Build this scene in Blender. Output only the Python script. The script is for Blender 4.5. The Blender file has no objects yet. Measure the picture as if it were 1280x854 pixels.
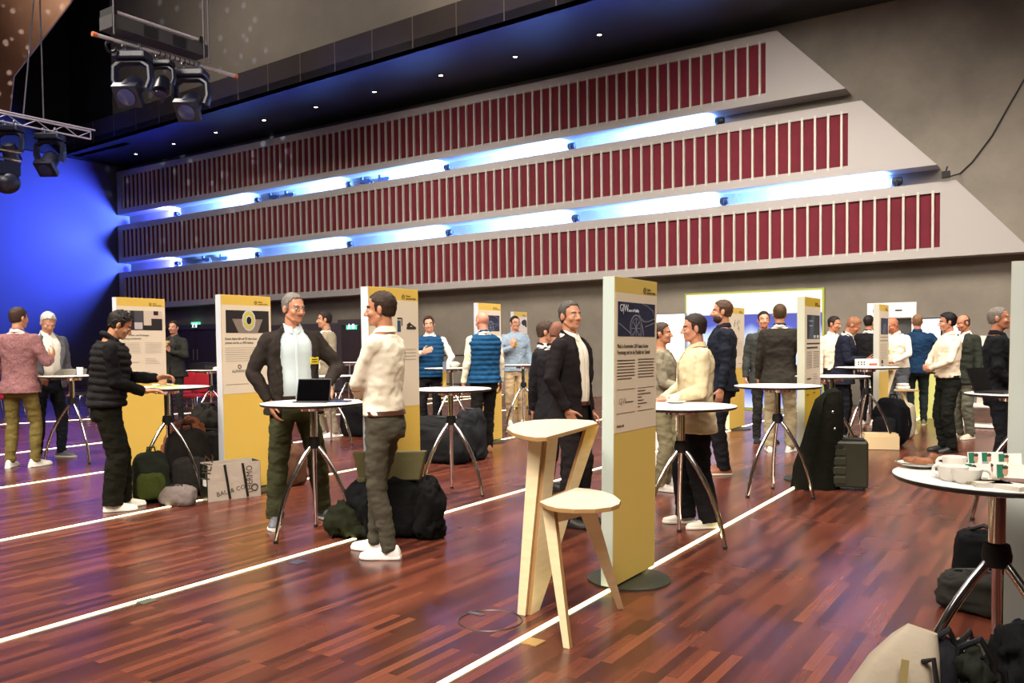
import bpy, bmesh, math, random
from mathutils import Vector, Matrix, Quaternion, noise
PI = math.pi
R = math.radians
random.seed(7)
V = Vector
COL = bpy.context.scene.collection

# ------------------------------------------------------------------ camera
FPX, CX, CY, EYE = 1050.0, 640.0, 427.0, 1.45
YAW, PITCH, ROLL, SHIFT = R(33.9), R(2.0), R(0.65), 36.7
def cam_basis():
    sy, cy = math.sin(YAW), math.cos(YAW)
    r = V((cy, sy, 0)); f = V((-sy, cy, 0)); u = V((0, 0, 1))
    f2 = f*math.cos(PITCH) - u*math.sin(PITCH); u2 = u*math.cos(PITCH) + f*math.sin(PITCH)
    r3 = r*math.cos(ROLL) - u2*math.sin(ROLL); u3 = u2*math.cos(ROLL) + r*math.sin(ROLL)
    return r3, u3, f2
CR, CU, CF = cam_basis()
EYEP = V((0, 0, EYE))
def ray(px, py): return CR*((px-CX)/FPX) - CU*((py-(CY+SHIFT))/FPX) + CF
def onz(px, py, z=0.0):
    v = ray(px, py); return EYEP + v*((z-EYE)/v.z)
def ony(px, py, Y):
    v = ray(px, py); return EYEP + v*(Y/v.y)
def onx(px, py, X):
    v = ray(px, py); return EYEP + v*(X/v.x)
def at(px, py, d): return EYEP + ray(px, py)*d
def depth(p): return (V(p)-EYEP).dot(CF)
def proj(p):
    q = V(p)-EYEP; d = q.dot(CF)
    return CX+FPX*q.dot(CR)/d, CY+SHIFT-FPX*q.dot(CU)/d

cam = bpy.data.cameras.new('camera'); camo = bpy.data.objects.new('camera', cam); COL.objects.link(camo)
m = Matrix.Identity(4)
for i in range(3):
    m[i][0] = CR[i]; m[i][1] = CU[i]; m[i][2] = -CF[i]; m[i][3] = EYEP[i]
camo.matrix_world = m
cam.sensor_width = 36.0; cam.lens = 36.0*FPX/1280.0; cam.shift_y = SHIFT/1280.0
cam.clip_start = .05; cam.clip_end = 300
bpy.context.scene.camera = camo

# ------------------------------------------------------------------ materials
def lin(c):
    return tuple((x/12.92 if x <= .04045 else ((x+.055)/1.055)**2.4) for x in c)
def rgb(h):
    h = h.lstrip('#'); return lin(tuple(int(h[i:i+2], 16)/255 for i in (0, 2, 4)))
MATS = {}
def mat(name, col='#808080', rough=.6, metal=0.0, spec=.5, em=None, es=0, bump=0, bscale=30, vary=0, vscale=8, bdist=.01, aniso=None, trans=0, sheen=0):
    if name in MATS: return MATS[name]
    M = bpy.data.materials.new(name); M.use_nodes = True
    nt = M.node_tree; b = nt.nodes['Principled BSDF']
    c = rgb(col) if isinstance(col, str) else col
    b.inputs['Base Color'].default_value = (*c, 1); b.inputs['Roughness'].default_value = rough
    b.inputs['Metallic'].default_value = metal; b.inputs['Specular IOR Level'].default_value = spec
    if trans: b.inputs['Transmission Weight'].default_value = trans
    if sheen: b.inputs['Sheen Weight'].default_value = sheen
    if em: b.inputs['Emission Color'].default_value = (*(rgb(em) if isinstance(em, str) else em), 1); b.inputs['Emission Strength'].default_value = es
    tc = None
    if bump or vary: tc = nt.nodes.new('ShaderNodeTexCoord')
    mp = None
    if aniso and tc:
        mp = nt.nodes.new('ShaderNodeMapping'); mp.inputs['Scale'].default_value = aniso
        nt.links.new(tc.outputs['Object'], mp.inputs['Vector'])
    src = (mp.outputs['Vector'] if mp else tc.outputs['Object']) if tc else None
    if bump:
        n = nt.nodes.new('ShaderNodeTexNoise'); n.inputs['Scale'].default_value = bscale; n.inputs['Detail'].default_value = 3
        bp = nt.nodes.new('ShaderNodeBump'); bp.inputs['Strength'].default_value = bump; bp.inputs['Distance'].default_value = bdist
        nt.links.new(src, n.inputs['Vector']); nt.links.new(n.outputs['Fac'], bp.inputs['Height']); nt.links.new(bp.outputs['Normal'], b.inputs['Normal'])
    if vary:
        n = nt.nodes.new('ShaderNodeTexNoise'); n.inputs['Scale'].default_value = vscale; n.inputs['Detail'].default_value = 4
        mx = nt.nodes.new('ShaderNodeMix'); mx.data_type = 'RGBA'
        lo = tuple(x*(1-vary) for x in c); hi = tuple(min(1, x*(1+vary)) for x in c)
        mr = nt.nodes.new('ShaderNodeMapRange'); mr.inputs['From Min'].default_value = .3; mr.inputs['From Max'].default_value = .7
        mx.inputs[6].default_value = (*lo, 1); mx.inputs[7].default_value = (*hi, 1)
        nt.links.new(src, n.inputs['Vector']); nt.links.new(n.outputs['Fac'], mr.inputs['Value']); nt.links.new(mr.outputs['Result'], mx.inputs[0]); nt.links.new(mx.outputs[2], b.inputs['Base Color'])
    MATS[name] = M; return M

# ------------------------------------------------------------------ objects
def tag(o, label=None, cat=None, group=None, kind=None):
    if label: o['label'] = label
    if cat: o['category'] = cat
    if group: o['group'] = group
    if kind: o['kind'] = kind
    return o
def empty(name, loc=(0, 0, 0), rz=0, label=None, cat=None, group=None):
    o = bpy.data.objects.new(name, None); COL.objects.link(o); o.location = loc; o.rotation_euler = (0, 0, rz)
    o.empty_display_size = .1
    return tag(o, label, cat, group)

class MB:
    """collects simple closed shapes into one mesh"""
    def __init__(s): s.v = []; s.f = []; s.m = []
    def add(s, vs, fs, mi=0):
        k = len(s.v); s.v += [tuple(x) for x in vs]; s.f += [tuple(i+k for i in f) for f in fs]; s.m += [mi]*len(fs); return s
    def box(s, c, d, mi=0, rot=None, taper=1.0):
        c = V(c); vs = []
        for z in (-1, 1):
            t = taper if z > 0 else 1
            for x, y in ((-1, -1), (1, -1), (1, 1), (-1, 1)):
                p = V((x*d[0]/2*t, y*d[1]/2*t, z*d[2]/2))
                if rot: p = rot @ p
                vs.append(c+p)
        return s.add(vs, [(0, 3, 2, 1), (4, 5, 6, 7), (0, 1, 5, 4), (1, 2, 6, 5), (2, 3, 7, 6), (3, 0, 4, 7)], mi)
    def beam(s, a, b, w, h, mi=0, up=(0, 0, 1)):
        a = V(a); b = V(b); d = (b-a); L = d.length; d.normalize(); up = V(up)
        if abs(d.dot(up)) > .98: up = V((0, 1, 0))
        x = d.cross(up).normalized(); z = x.cross(d)
        rot = Matrix((x, d, z)).transposed()
        return s.box((a+b)/2, (w, L, h), mi, rot)
    def prism(s, poly, h, mi=0, fn=None):
        """poly: list of 3D points (planar), extruded by vector h"""
        n = len(poly); h = V(h); vs = [V(p) for p in poly]+[V(p)+h for p in poly]
        fs = [tuple(range(n-1, -1, -1)), tuple(range(n, 2*n))]+[(i, (i+1) % n, n+(i+1) % n, n+i) for i in range(n)]
        return s.add(vs, fs, mi)
    def rings(s, rings, mi=0, cap=True):
        n = len(rings[0]); vs = [p for r in rings for p in r]; fs = []
        for i in range(len(rings)-1):
            for j in range(n):
                fs.append((i*n+j, i*n+(j+1) % n, (i+1)*n+(j+1) % n, (i+1)*n+j))
        if cap:
            fs.append(tuple(range(n-1, -1, -1))); k = (len(rings)-1)*n; fs.append(tuple(range(k, k+n)))
        return s.add(vs, fs, mi)
    def tube(s, pts, rad, n=10, mi=0, flat=None, up=None, cap=True):
        pts = [V(p) for p in pts]; rs = rad if isinstance(rad, (list, tuple)) else [rad]*len(pts); R_ = []
        t = (pts[1]-pts[0]).normalized(); u = V(up) if up else (V((0, 0, 1)) if abs(t.z) < .9 else V((0, 1, 0)))
        x = t.cross(u).normalized()
        for i, p in enumerate(pts):
            if i == 0: t = (pts[1]-pts[0])
            elif i == len(pts)-1: t = (pts[-1]-pts[-2])
            else: t = (pts[i+1]-pts[i]).normalized()+(pts[i]-pts[i-1]).normalized()
            t = t.normalized(); x = (x-t*x.dot(t)).normalized(); y = t.cross(x)
            k = flat if flat else 1
            R_.append([p+x*(math.cos(2*PI*j/n)*rs[i])+y*(math.sin(2*PI*j/n)*rs[i]*k) for j in range(n)])
        return s.rings(R_, mi, cap)
    def capsule(s, a, b, ra, rb, n=12, mi=0, k=1.0, up=None):
        a = V(a); b = V(b); d = (b-a); L = max(d.length, 1e-5); d = d/L
        pts = []; rs = []
        for q in (-.98, -.7, -.35): pts.append(a+d*ra*q); rs.append(ra*math.sqrt(1-q*q))
        for q in (0, 1): pts.append(a+d*L*q); rs.append(ra+(rb-ra)*q)
        for q in (.35, .7, .98): pts.append(b+d*rb*q); rs.append(rb*math.sqrt(1-q*q))
        return s.tube(pts, rs, n, mi, flat=k, up=up)
    def ell(s, c, r, mi=0, n=16, m=10, rot=None, e=1.0):
        c = V(c); rg = []
        for i in range(m+1):
            a = -PI/2+PI*i/m; a = max(min(a, PI/2-.02), -PI/2+.02)
            row = []
            for j in range(n):
                b = 2*PI*j/n
                ca, sa, cb, sb = math.cos(a), math.sin(a), math.cos(b), math.sin(b)
                if e != 1:
                    f = lambda q: math.copysign(abs(q)**e, q)
                    ca, sa, cb, sb = f(ca), f(sa), f(cb), f(sb)
                p = V((r[0]*ca*cb, r[1]*ca*sb, r[2]*sa))
                if rot: p = rot @ p
                row.append(c+p)
            rg.append(row)
        return s.rings(rg, mi)
    def lathe(s, prof, c=(0, 0, 0), n=32, mi=0, cap=True):
        c = V(c)
        return s.rings([[c+V((r*math.cos(2*PI*j/n), r*math.sin(2*PI*j/n), z)) for j in range(n)] for r, z in prof], mi, cap)
    def torus(s, c, Rr, r, n=24, m=8, mi=0, rot=None, arc=2*PI, closed=True):
        c = V(c); rg = []
        k = n if closed else n+1
        for i in range(k):
            a = arc*i/n; row = []
            for j in range(m):
                b = 2*PI*j/m; p = V(((Rr+r*math.cos(b))*math.cos(a), (Rr+r*math.cos(b))*math.sin(a), r*math.sin(b)))
                if rot: p = rot @ p
                row.append(c+p)
            rg.append(row)
        if closed: rg.append(rg[0]); return s.rings(rg, mi, cap=False)
        return s.rings(rg, mi)
    def mesh(s, name, mats, smooth=True):
        me = bpy.data.meshes.new(name); me.from_pydata(s.v, [], s.f)
        for x in (mats if isinstance(mats, (list, tuple)) else [mats]): me.materials.append(x)
        for p, i in zip(me.polygons, s.m): p.material_index = i
        me.polygons.foreach_set('use_smooth', [smooth]*len(me.polygons))
        me.update(); return me
    def build(s, name, mats, parent=None, smooth=True, bevel=0, sub=0, weld=False):
        me = s.mesh(name, mats, smooth)
        bm = bmesh.new(); bm.from_mesh(me)
        if weld: bmesh.ops.remove_doubles(bm, verts=bm.verts, dist=1e-5)
        bmesh.ops.recalc_face_normals(bm, faces=bm.faces)
        bm.to_mesh(me); bm.free()
        o = bpy.data.objects.new(name, me); COL.objects.link(o)
        if parent: o.parent = parent
        if bevel:
            b = o.modifiers.new('bevel', 'BEVEL'); b.width = bevel; b.segments = 2; b.limit_method = 'ANGLE'; b.angle_limit = R(35)
        if smooth:
            try: me.set_sharp_from_angle(angle=R(38))
            except Exception: pass
        if sub:
            q = o.modifiers.new('sub', 'SUBSURF'); q.levels = sub; q.render_levels = sub
        return o
def remesh(mb, name, mats, parent, voxel=.01, smooth_it=3, fac=.5, post=None):
    """one continuous surface from the collected closed shapes"""
    me = mb.mesh('tmp', [mats[0]] if isinstance(mats, (list, tuple)) else mats)
    bm = bmesh.new(); bm.from_mesh(me); bmesh.ops.recalc_face_normals(bm, faces=bm.faces); bm.to_mesh(me); bm.free()
    o = bpy.data.objects.new('tmp', me); COL.objects.link(o)
    r = o.modifiers.new('r', 'REMESH'); r.mode = 'VOXEL'; r.voxel_size = voxel; r.use_smooth_shade = True
    if smooth_it:
        q = o.modifiers.new('s', 'SMOOTH'); q.factor = fac; q.iterations = smooth_it
    bpy.context.view_layer.update()
    dg = bpy.context.evaluated_depsgraph_get()
    nm = bpy.data.meshes.new_from_object(o.evaluated_get(dg))
    bpy.data.objects.remove(o); bpy.data.meshes.remove(me)
    nm.name = name; nm.materials.clear()
    for x in (mats if isinstance(mats, (list, tuple)) else [mats]): nm.materials.append(x)
    nm.polygons.foreach_set('use_smooth', [True]*len(nm.polygons))
    if post: post(nm)
    ob = bpy.data.objects.new(name, nm); COL.objects.link(ob)
    if parent: ob.parent = parent
    return ob
def text(s, name, size, m, parent, loc, rot, align='LEFT', ext=.0006, sx=1.0):
    c = bpy.data.curves.new('tmp', 'FONT'); c.body = s; c.size = size; c.extrude = ext; c.align_x = align; c.resolution_u = 2
    o = bpy.data.objects.new('tmp', c); COL.objects.link(o); bpy.context.view_layer.update()
    me = bpy.data.meshes.new_from_object(o.evaluated_get(bpy.context.evaluated_depsgraph_get()))
    bpy.data.objects.remove(o); bpy.data.curves.remove(c)
    me.materials.clear(); me.materials.append(m); me.name = name
    if sx != 1:
        for v in me.vertices: v.co.x *= sx
    ob = bpy.data.objects.new(name, me); COL.objects.link(ob); ob.parent = parent; ob.location = loc; ob.rotation_euler = rot
    return ob
def copy_tree(o, parent=None):
    c = o.copy(); COL.objects.link(c); c.parent = parent
    for ch in list(o.children): copy_tree(ch, c)
    return c
def displace(o, amp, scale, seed=0, aniso=(1, 1, 1)):
    import numpy as np
    me = o.data; n = len(me.vertices); c = np.empty(n*3, dtype=np.float32); q = np.empty(n*3, dtype=np.float32)
    me.vertices.foreach_get('co', c); me.vertex_normals.foreach_get('vector', q); c = c.reshape(n, 3); q = q.reshape(n, 3)
    p = c*np.array(aniso, dtype=np.float32)*scale+np.array((seed, seed*2, 0), dtype=np.float32)
    f = np.fromiter((noise.noise(x) for x in p.tolist()), dtype=np.float32, count=n)
    c = c+q*(f*amp)[:, None]; me.vertices.foreach_set('co', c.ravel()); me.update()
# ------------------------------------------------------------------ room materials
def wood_floor():
    M = bpy.data.materials.new('mahogany_parquet'); M.use_nodes = True; nt = M.node_tree; N = nt.nodes; L = nt.links; b = N['Principled BSDF']
    tc = N.new('ShaderNodeTexCoord'); mp = N.new('ShaderNodeMapping'); mp.inputs['Rotation'].default_value = (0, 0, R(90))
    L.new(tc.outputs['Object'], mp.inputs['Vector'])
    br = N.new('ShaderNodeTexBrick'); br.inputs['Scale'].default_value = 1; br.offset = .37; br.offset_frequency = 2; br.squash = 1
    br.inputs['Brick Width'].default_value = .62; br.inputs['Row Height'].default_value = .052; br.inputs['Mortar Size'].default_value = .0006
    br.inputs['Color1'].default_value = (0, 0, 0, 1); br.inputs['Color2'].default_value = (1, 1, 1, 1); br.inputs['Mortar'].default_value = (.25, .25, .25, 1)
    L.new(mp.outputs['Vector'], br.inputs['Vector'])
    cr = N.new('ShaderNodeValToRGB'); e = cr.color_ramp.elements
    e[0].position = 0; e[0].color = (*rgb('#42211b'), 1); e[1].position = 1; e[1].color = (*rgb('#7f4733'), 1)
    for p, c in ((.3, '#582c21'), (.62, '#673527'), (.85, '#733d2c')):
        q = e.new(p); q.color = (*rgb(c), 1)
    L.new(br.outputs['Color'], cr.inputs['Fac'])
    mp2 = N.new('ShaderNodeMapping'); mp2.inputs['Scale'].default_value = (60, 3, 1); L.new(tc.outputs['Object'], mp2.inputs['Vector'])
    no = N.new('ShaderNodeTexNoise'); no.inputs['Scale'].default_value = 1.5; no.inputs['Detail'].default_value = 5; L.new(mp2.outputs['Vector'], no.inputs['Vector'])
    mx = N.new('ShaderNodeMix'); mx.data_type = 'RGBA'; mx.blend_type = 'MULTIPLY'; mx.inputs[0].default_value = .45
    cr2 = N.new('ShaderNodeValToRGB'); cr2.color_ramp.elements[0].position = .3; cr2.color_ramp.elements[0].color = (.45, .4, .4, 1); cr2.color_ramp.elements[1].position = .7
    L.new(no.outputs['Fac'], cr2.inputs['Fac']); L.new(cr.outputs['Color'], mx.inputs[6]); L.new(cr2.outputs['Color'], mx.inputs[7])
    L.new(mx.outputs[2], b.inputs['Base Color'])
    n3 = N.new('ShaderNodeTexNoise'); n3.inputs['Scale'].default_value = 1.3; n3.inputs['Detail'].default_value = 3; L.new(tc.outputs['Object'], n3.inputs['Vector'])
    mr = N.new('ShaderNodeMapRange'); mr.inputs['To Min'].default_value = .25; mr.inputs['To Max'].default_value = .29
    L.new(n3.outputs['Fac'], mr.inputs['Value']); L.new(mr.outputs['Result'], b.inputs['Roughness'])
    b.inputs['Specular IOR Level'].default_value = .55
    bp = N.new('ShaderNodeBump'); bp.inputs['Strength'].default_value = .03; bp.inputs['Distance'].default_value = .002
    L.new(br.outputs['Color'], bp.inputs['Height']); L.new(bp.outputs['Normal'], b.inputs['Normal'])
    return M
def concrete(name, c1, c2, sc=.6, rough=.75):
    M = bpy.data.materials.new(name); M.use_nodes = True; nt = M.node_tree; N = nt.nodes; L = nt.links; b = N['Principled BSDF']
    tc = N.new('ShaderNodeTexCoord'); no = N.new('ShaderNodeTexNoise'); no.inputs['Scale'].default_value = sc; no.inputs['Detail'].default_value = 8; no.inputs['Roughness'].default_value = .62
    L.new(tc.outputs['Object'], no.inputs['Vector'])
    cr = N.new('ShaderNodeValToRGB'); e = cr.color_ramp.elements; e[0].position = .32; e[0].color = (*rgb(c1), 1); e[1].position = .68; e[1].color = (*rgb(c2), 1)
    L.new(no.outputs['Fac'], cr.inputs['Fac']); L.new(cr.outputs['Color'], b.inputs['Base Color']); b.inputs['Roughness'].default_value = rough
    n2 = N.new('ShaderNodeTexNoise'); n2.inputs['Scale'].default_value = 14; n2.inputs['Detail'].default_value = 5; L.new(tc.outputs['Object'], n2.inputs['Vector'])
    bp = N.new('ShaderNodeBump'); bp.inputs['Strength'].default_value = .15; bp.inputs['Distance'].default_value = .02; L.new(n2.outputs['Fac'], bp.inputs['Height']); L.new(bp.outputs['Normal'], b.inputs['Normal'])
    return M
M_floor = wood_floor()
M_conc = concrete('grey_brown_concrete', '#6b645b', '#857d71')
M_conc2 = concrete('upper_wall_plaster', '#625b54', '#736b62', .35)
M_frame = mat('off_white_panel', '#a5a09d', .6, bump=.05, bscale=60)
M_red = mat('deep_red_felt', '#640e22', .85, bump=.2, bscale=200, vary=.12, vscale=3)
M_slat = mat('pale_grey_slat', '#b9b4aa', .45)
M_black = mat('matt_black', '#0e0e10', .7)
M_blackg = mat('satin_black', '#121214', .35)
M_soffit = mat('dark_soffit_board', '#1a1b22', .45, vary=.1)
M_fascia = mat('dark_brown_fascia', '#2a211a', .85, vary=.18, vscale=1.5, aniso=(1, 1, .2))
M_left = mat('grey_blue_wall', '#4c4a5c', .8, bump=.1, bscale=5)
M_led = mat('floor_light_strip', '#fff6c8', .5, em='#fff0b4', es=7)
M_chrome = mat('chrome', '#d2d2d6', .12, 1.0)
M_alu = mat('brushed_aluminium', '#b8bac0', .35, 1.0)
M_white = mat('white_laminate', '#e9e6e2', .35)
M_edge = mat('black_table_edge', '#15130f', .4)

BY = 18.66          # front plane of the banded panels
WY = 19.2           # back wall
LX = -30.9          # left wall
def struct(mb, name, m, **k):
    o = mb.build(name, m, **k); tag(o, kind='structure'); return o
SOF = 8.45
struct(MB().box((-12, 8, -.1), (44, 24, .2)), 'floor', M_floor, smooth=False)
struct(MB().box((-12, WY+.15, 7), (44, .3, 14)), 'wall_back', M_conc, smooth=False)
struct(MB().box((LX-.15, 7.5, 4.2), (.3, 23.4, 8.5)), 'wall_left', M_left, smooth=False)
struct(MB().box((10.15, 8, 7), (.3, 24, 14)), 'wall_right', M_conc, smooth=False)
struct(MB().box((-12, -4.15, 7), (44, .3, 14)), 'wall_front', M_conc2, smooth=False)
struct(MB().box((-12, 8, 14.1), (44, 24, .2)), 'ceiling', M_conc2, smooth=False)
# soffit over the banded wall, with its dark fascia and the upper wall standing on it
fa = onz(200, 154.3, SOF); fb = onz(700, 5.9, SOF)
dr = (fb-fa).normalized(); pA = fa+dr*((LX-fa.x)/dr.x); pB = fa+dr*((10-fa.x)/dr.x)
struct(MB().prism([(LX, WY, SOF), (10, WY, SOF), pB, pA], (0, 0, .2)), 'soffit', M_soffit, smooth=False)
up = V((0, 0, 1)); bk = V((0, .25, 0))
struct(MB().prism([pA, pB, pB+up*.75, pA+up*.75], bk), 'trim_1', M_fascia, smooth=False)
# joints of the fascia boards
tj = MB()
for k in range(30):
    p = pB+(pA-pB)*(k/30.0); tj.box(p+V((0, -.004, .375)), (.03, .012, .75))
struct(tj, 'trim_2', mat('fascia_joint', '#4d4136', .6), smooth=False)
# upper wall above the fascia
zz = SOF+.75
wl = at(95, 60, 22); 
ul = ony(105, 100, 15.6)
struct(MB().prism([pA+V((3.2, .3, .75)), pB+V((0, .3, .75)), pB+V((0, .3, 5.5)), pA+V((3.2, .3, 5.5))], bk), 'wall_upper', M_conc2, smooth=False)
struct(MB().prism([pA+V((0, .45, .0)), pA+V((3.6, .45, .0)), pA+V((3.6, .45, 5.5)), pA+V((0, .45, 5.5))], bk), 'wall_upper_corner', M_black, smooth=False)
struct(MB().box((LX+.05, 7.3, 11.2), (.3, 22.9, 5.6)), 'wall_left_upper', M_black, smooth=False)
# timber clad ceiling element at the top left, speckled by the lamps
tp = [(-60, -60), (100, -60), (94, -8), (88, 3), (17, 95), (12, 142), (-60, 142)]
M_timber = mat('timber_cladding', '#a5785a', .6, vary=.1, vscale=2, bump=.1, bscale=8)
struct(MB().prism([at(x, y, 20.5) for x, y in tp], CF*.05), 'ceiling_panel', M_timber, smooth=False)

# light strips in the floor
stripe_ends = [((-2.23, -3.5), (-2.3, 18.6)), ((-4.4, -3.5), (-4.52, 18.6)), ((-6.7, -3.5), (-7.1, 18.6)), ((-9.1, -3.5), (-10.3, 18.6)), ((-11.95, -3.5), (-12.9, 18.6)), ((-15.6, -3.5), (-15.9, 18.6)), ((-19.2, -3.5), (-19.6, 18.6)), ((-.15, -3.5), (-.2, 3.2))]
px_lines = [[(553, 854), (996, 608)], [(0, 801.5), (661, 610.8)], [(0, 676), (645, 546)], [(0, 610), (650, 510)], [(0, 568.7), (275, 535.8)], [(222, 517.5), (272, 514.5)]]
strips = []
for a, b in px_lines:
    p, q = onz(*a), onz(*b); d = (q-p).normalized()
    p = p+d*((-3.5-p.y)/d.y); q2 = q+d*((18.9-q.y)/d.y); strips.append((p, q2))
def strip_x(i, y):
    p, q = strips[i]; t = (y-p.y)/(q.y-p.y); return p.x+(q.x-p.x)*t
which = ['nearest the stool and running past the tall white-sided panel', 'running under the table with the tablet', 'running past the black backpacks on the left', 'at the white sneakers on the far left', 'fourth from the front wall of tables, thin in the distance', 'farthest one, by the red chairs']
for i, (p, q) in enumerate(strips):
    w = .03
    o = MB().beam(p+V((0, 0, .001)), q+V((0, 0, .001)), w, .006).build('floor_light_strip', M_led, smooth=False)
    tag(o, 'glowing white light strip set in the floor, '+which[i], 'light strip', 'light strips in the floor')

# banded wall: three long fronts with red felt and pale slats
def zline(x, xl, zl, xr, zr): return zl+(zr-zl)*(x-xl)/(xr-xl)
XL = -30.85
bands = [ # top-left z, top-right (x,z), tip (x,z), bottom-left z, last slat x px
    dict(zt=8.16, c=(-5.49, 8.16), tip=(-4.06, 6.66), zb=6.52, px=957, py=85),
    dict(zt=6.10, c=(-3.74, 6.36), tip=(-2.33, 4.86), zb=4.66, px=1060, py=175),
    dict(zt=4.29, c=(-1.99, 4.52), tip=(-.70, 3.04), zb=2.84, px=1175, py=275)]
bl = ['topmost long wall front with red felt behind pale slats and a slanted white end', 'middle long wall front with red felt behind pale slats and a slanted white end', 'lowest long wall front with red felt behind pale slats, just above the heads']
for bi, B in enumerate(bands):
    root = empty('slatted_wall_front', (XL, BY, 0), 0, bl[bi], 'wall front', 'red slatted wall fronts')
    top = lambda x: zline(x, XL, B['zt'], B['c'][0], B['c'][1])
    bot = lambda x: zline(x, XL, B['zb'], B['tip'][0], B['tip'][1])
    xr = ony(B['px'], B['py'], BY).x; xl = XL+.28; mt = .21; mb_ = .2
    P = lambda x, z, y=0: V((x-XL, y, z))
    fr = MB(); D = V((0, .54, 0))
    fr.prism([P(XL, top(XL)), P(XL, bot(XL)), P(xl, bot(xl)), P(xl, top(xl))], D)
    fr.prism([P(xl, top(xl)-mt), P(xl, top(xl)), P(xr, top(xr)), P(xr, top(xr)-mt)], D)
    fr.prism([P(xl, bot(xl)), P(xl, bot(xl)+mb_), P(xr, bot(xr)+mb_), P(xr, bot(xr))], D)
    fr.prism([P(xr, bot(xr)), P(xr, top(xr)), P(*B['c']), P(*B['tip'])], D)
    fr.build('frame', M_frame, root, smooth=False)
    MB().prism([P(xl, bot(xl)+mb_-.01, .055), P(xl, top(xl)-mt+.01, .055), P(xr, top(xr)-mt+.01, .055), P(xr, bot(xr)+mb_-.01, .055)], (0, .05, 0)).build('felt_backing', M_red, root, smooth=False)
    sl = MB(); n = round((xr-xl)/.27)
    for k in range(n):
        x = xr-.13-k*.27
        if x < xl+.05: break
        z0, z1 = bot(x)+mb_-.05, top(x)-mt+.05
        sl.box(P(x, (z0+z1)/2, .02), (.045, .06, z1-z0))
    sl.build('slat', M_slat, root, smooth=False)

# blue flood lamps in the two slots
M_lens = mat('blue_white_lens', '#e8f4ff', .3, em='#8fc0ff', es=2)
M_lampbody = mat('lamp_housing', '#141722', .5)
def beam(ld):
    # a reflector throwing most of its light far along the slot
    ld.use_nodes = True; nt = ld.node_tree; em = nt.nodes['Emission']; N = nt.nodes; L = nt.links
    tc = N.new('ShaderNodeTexCoord'); sp = N.new('ShaderNodeSeparateXYZ'); L.new(tc.outputs['Normal'], sp.inputs[0])
    ab = N.new('ShaderNodeMath'); ab.operation = 'ABSOLUTE'; L.new(sp.outputs['Z'], ab.inputs[0])
    ac = N.new('ShaderNodeMath'); ac.operation = 'ARCCOSINE'; L.new(ab.outputs[0], ac.inputs[0])
    dv = N.new('ShaderNodeMath'); dv.operation = 'DIVIDE'; dv.inputs[0].default_value = .12; L.new(ac.outputs[0], dv.inputs[1])
    pw = N.new('ShaderNodeMath'); pw.operation = 'POWER'; pw.inputs[1].default_value = 2.4; L.new(dv.outputs[0], pw.inputs[0])
    mn = N.new('ShaderNodeMath'); mn.operation = 'MINIMUM'; mn.inputs[1].default_value = 1.0; L.new(pw.outputs[0], mn.inputs[0]); L.new(mn.outputs[0], em.inputs['Strength'])
slots = [([(900, 150), (715, 182), (560, 207), (437, 228), (322, 248), (221, 264.5)], 0), ([(1122, 226), (906, 251), (720, 272), (562, 290), (438, 304), (323, 316), (222, 327.5)], 1)]
ords = ['first', 'second', 'third', 'fourth', 'fifth', 'sixth', 'seventh', 'eighth', 'ninth']
for pts, si in slots:
    for k, (px, py) in enumerate(pts):
        p = ony(px, py, BY+.27)
        B0, B1 = bands[si], bands[si+1]
        zmid = (zline(p.x, XL, B0['zb'], *B0['tip'])+zline(p.x, XL, B1['zt'], *B1['c']))/2
        zlo = zline(p.x, XL, B1['zt'], *B1['c'])
        root = empty('flood_lamp', (p.x, BY+.27, zlo+.012), 0, 'small round flood lamp, %s from the right in the %s glowing slot' % (ords[k], 'upper' if si == 0 else 'lower'), 'lamp', 'flood lamps in the wall slots')
        hz = .14
        MB().lathe([(.02, -.1), (.07, -.09), (.085, -.02), (.085, .08), (.075, .1), (.03, .1)], n=20).build('housing', M_lampbody, root)
        h = root.children[0]; h.rotation_euler = (0, R(-90), 0); h.location = (0, 0, hz)
        MB().box((0, 0, .025), (.1, .12, .05)).box((0, .13, .09), (.03, .02, .16)).box((0, -.13, .09), (.03, .02, .16)).build('bracket', M_black, root, smooth=False)
        l = MB().lathe([(.0, 0), (.072, .0), (.072, .012), (.0, .02)], n=20).build('lens', M_lens, root); l.rotation_euler = (0, R(-90), 0); l.location = (-.1, 0, hz)
        ld = bpy.data.lights.new('flood', 'SPOT'); ld.energy = (60000 if k < 3 else 30000) if k < len(pts)-1 else 4200; ld.color = (.13, .3, 1.0) if k < len(pts)-1 else (.05, .06, 1.0); ld.spot_size = R(170); ld.spot_blend = .3; ld.shadow_soft_size = .1
        lo = bpy.data.objects.new('flood_light', ld); COL.objects.link(lo); lo.location = (p.x-.16, BY+.22, zlo+hz+.03); lo.rotation_euler = (0, R(90), R(-9)); (beam(ld) if k < len(pts)-1 else None)
# small junction boxes and cables in the slots
gb = mat('socket_box', '#20242c', .5)
for k, (px, py) in enumerate([(342, 240), (362, 241), (457, 217), (480, 220.5), (258, 321.5), (280, 320)]):
    p = ony(px, py, WY-.06); si = 0 if k < 4 else 1; p.z = (zline(p.x, XL, bands[si]['zb'], *bands[si]['tip'])+zline(p.x, XL, bands[si+1]['zt'], *bands[si+1]['c']))/2+(.03 if k % 2 == 0 else .01); d = MB().box((0, 0, 0), (.42, .08, .09)).box((.1, -.02, -.07), (.2, .05, .04)).box((-.15, -.02, .09), (.1, .05, .08)).tube([(.2, -.03, .02), (.34, -.04, -.05), (.3, -.03, -.16)], .012, 6).build('cable_box', gb)
    d.location = p; tag(d, 'dark connection box in the %s slot, %s' % ('upper' if k < 4 else 'lower', ['leftmost', 'second from left', 'third from left', 'rightmost', 'left one', 'right one'][k]), 'cable box', 'cable boxes in the slots')
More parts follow.
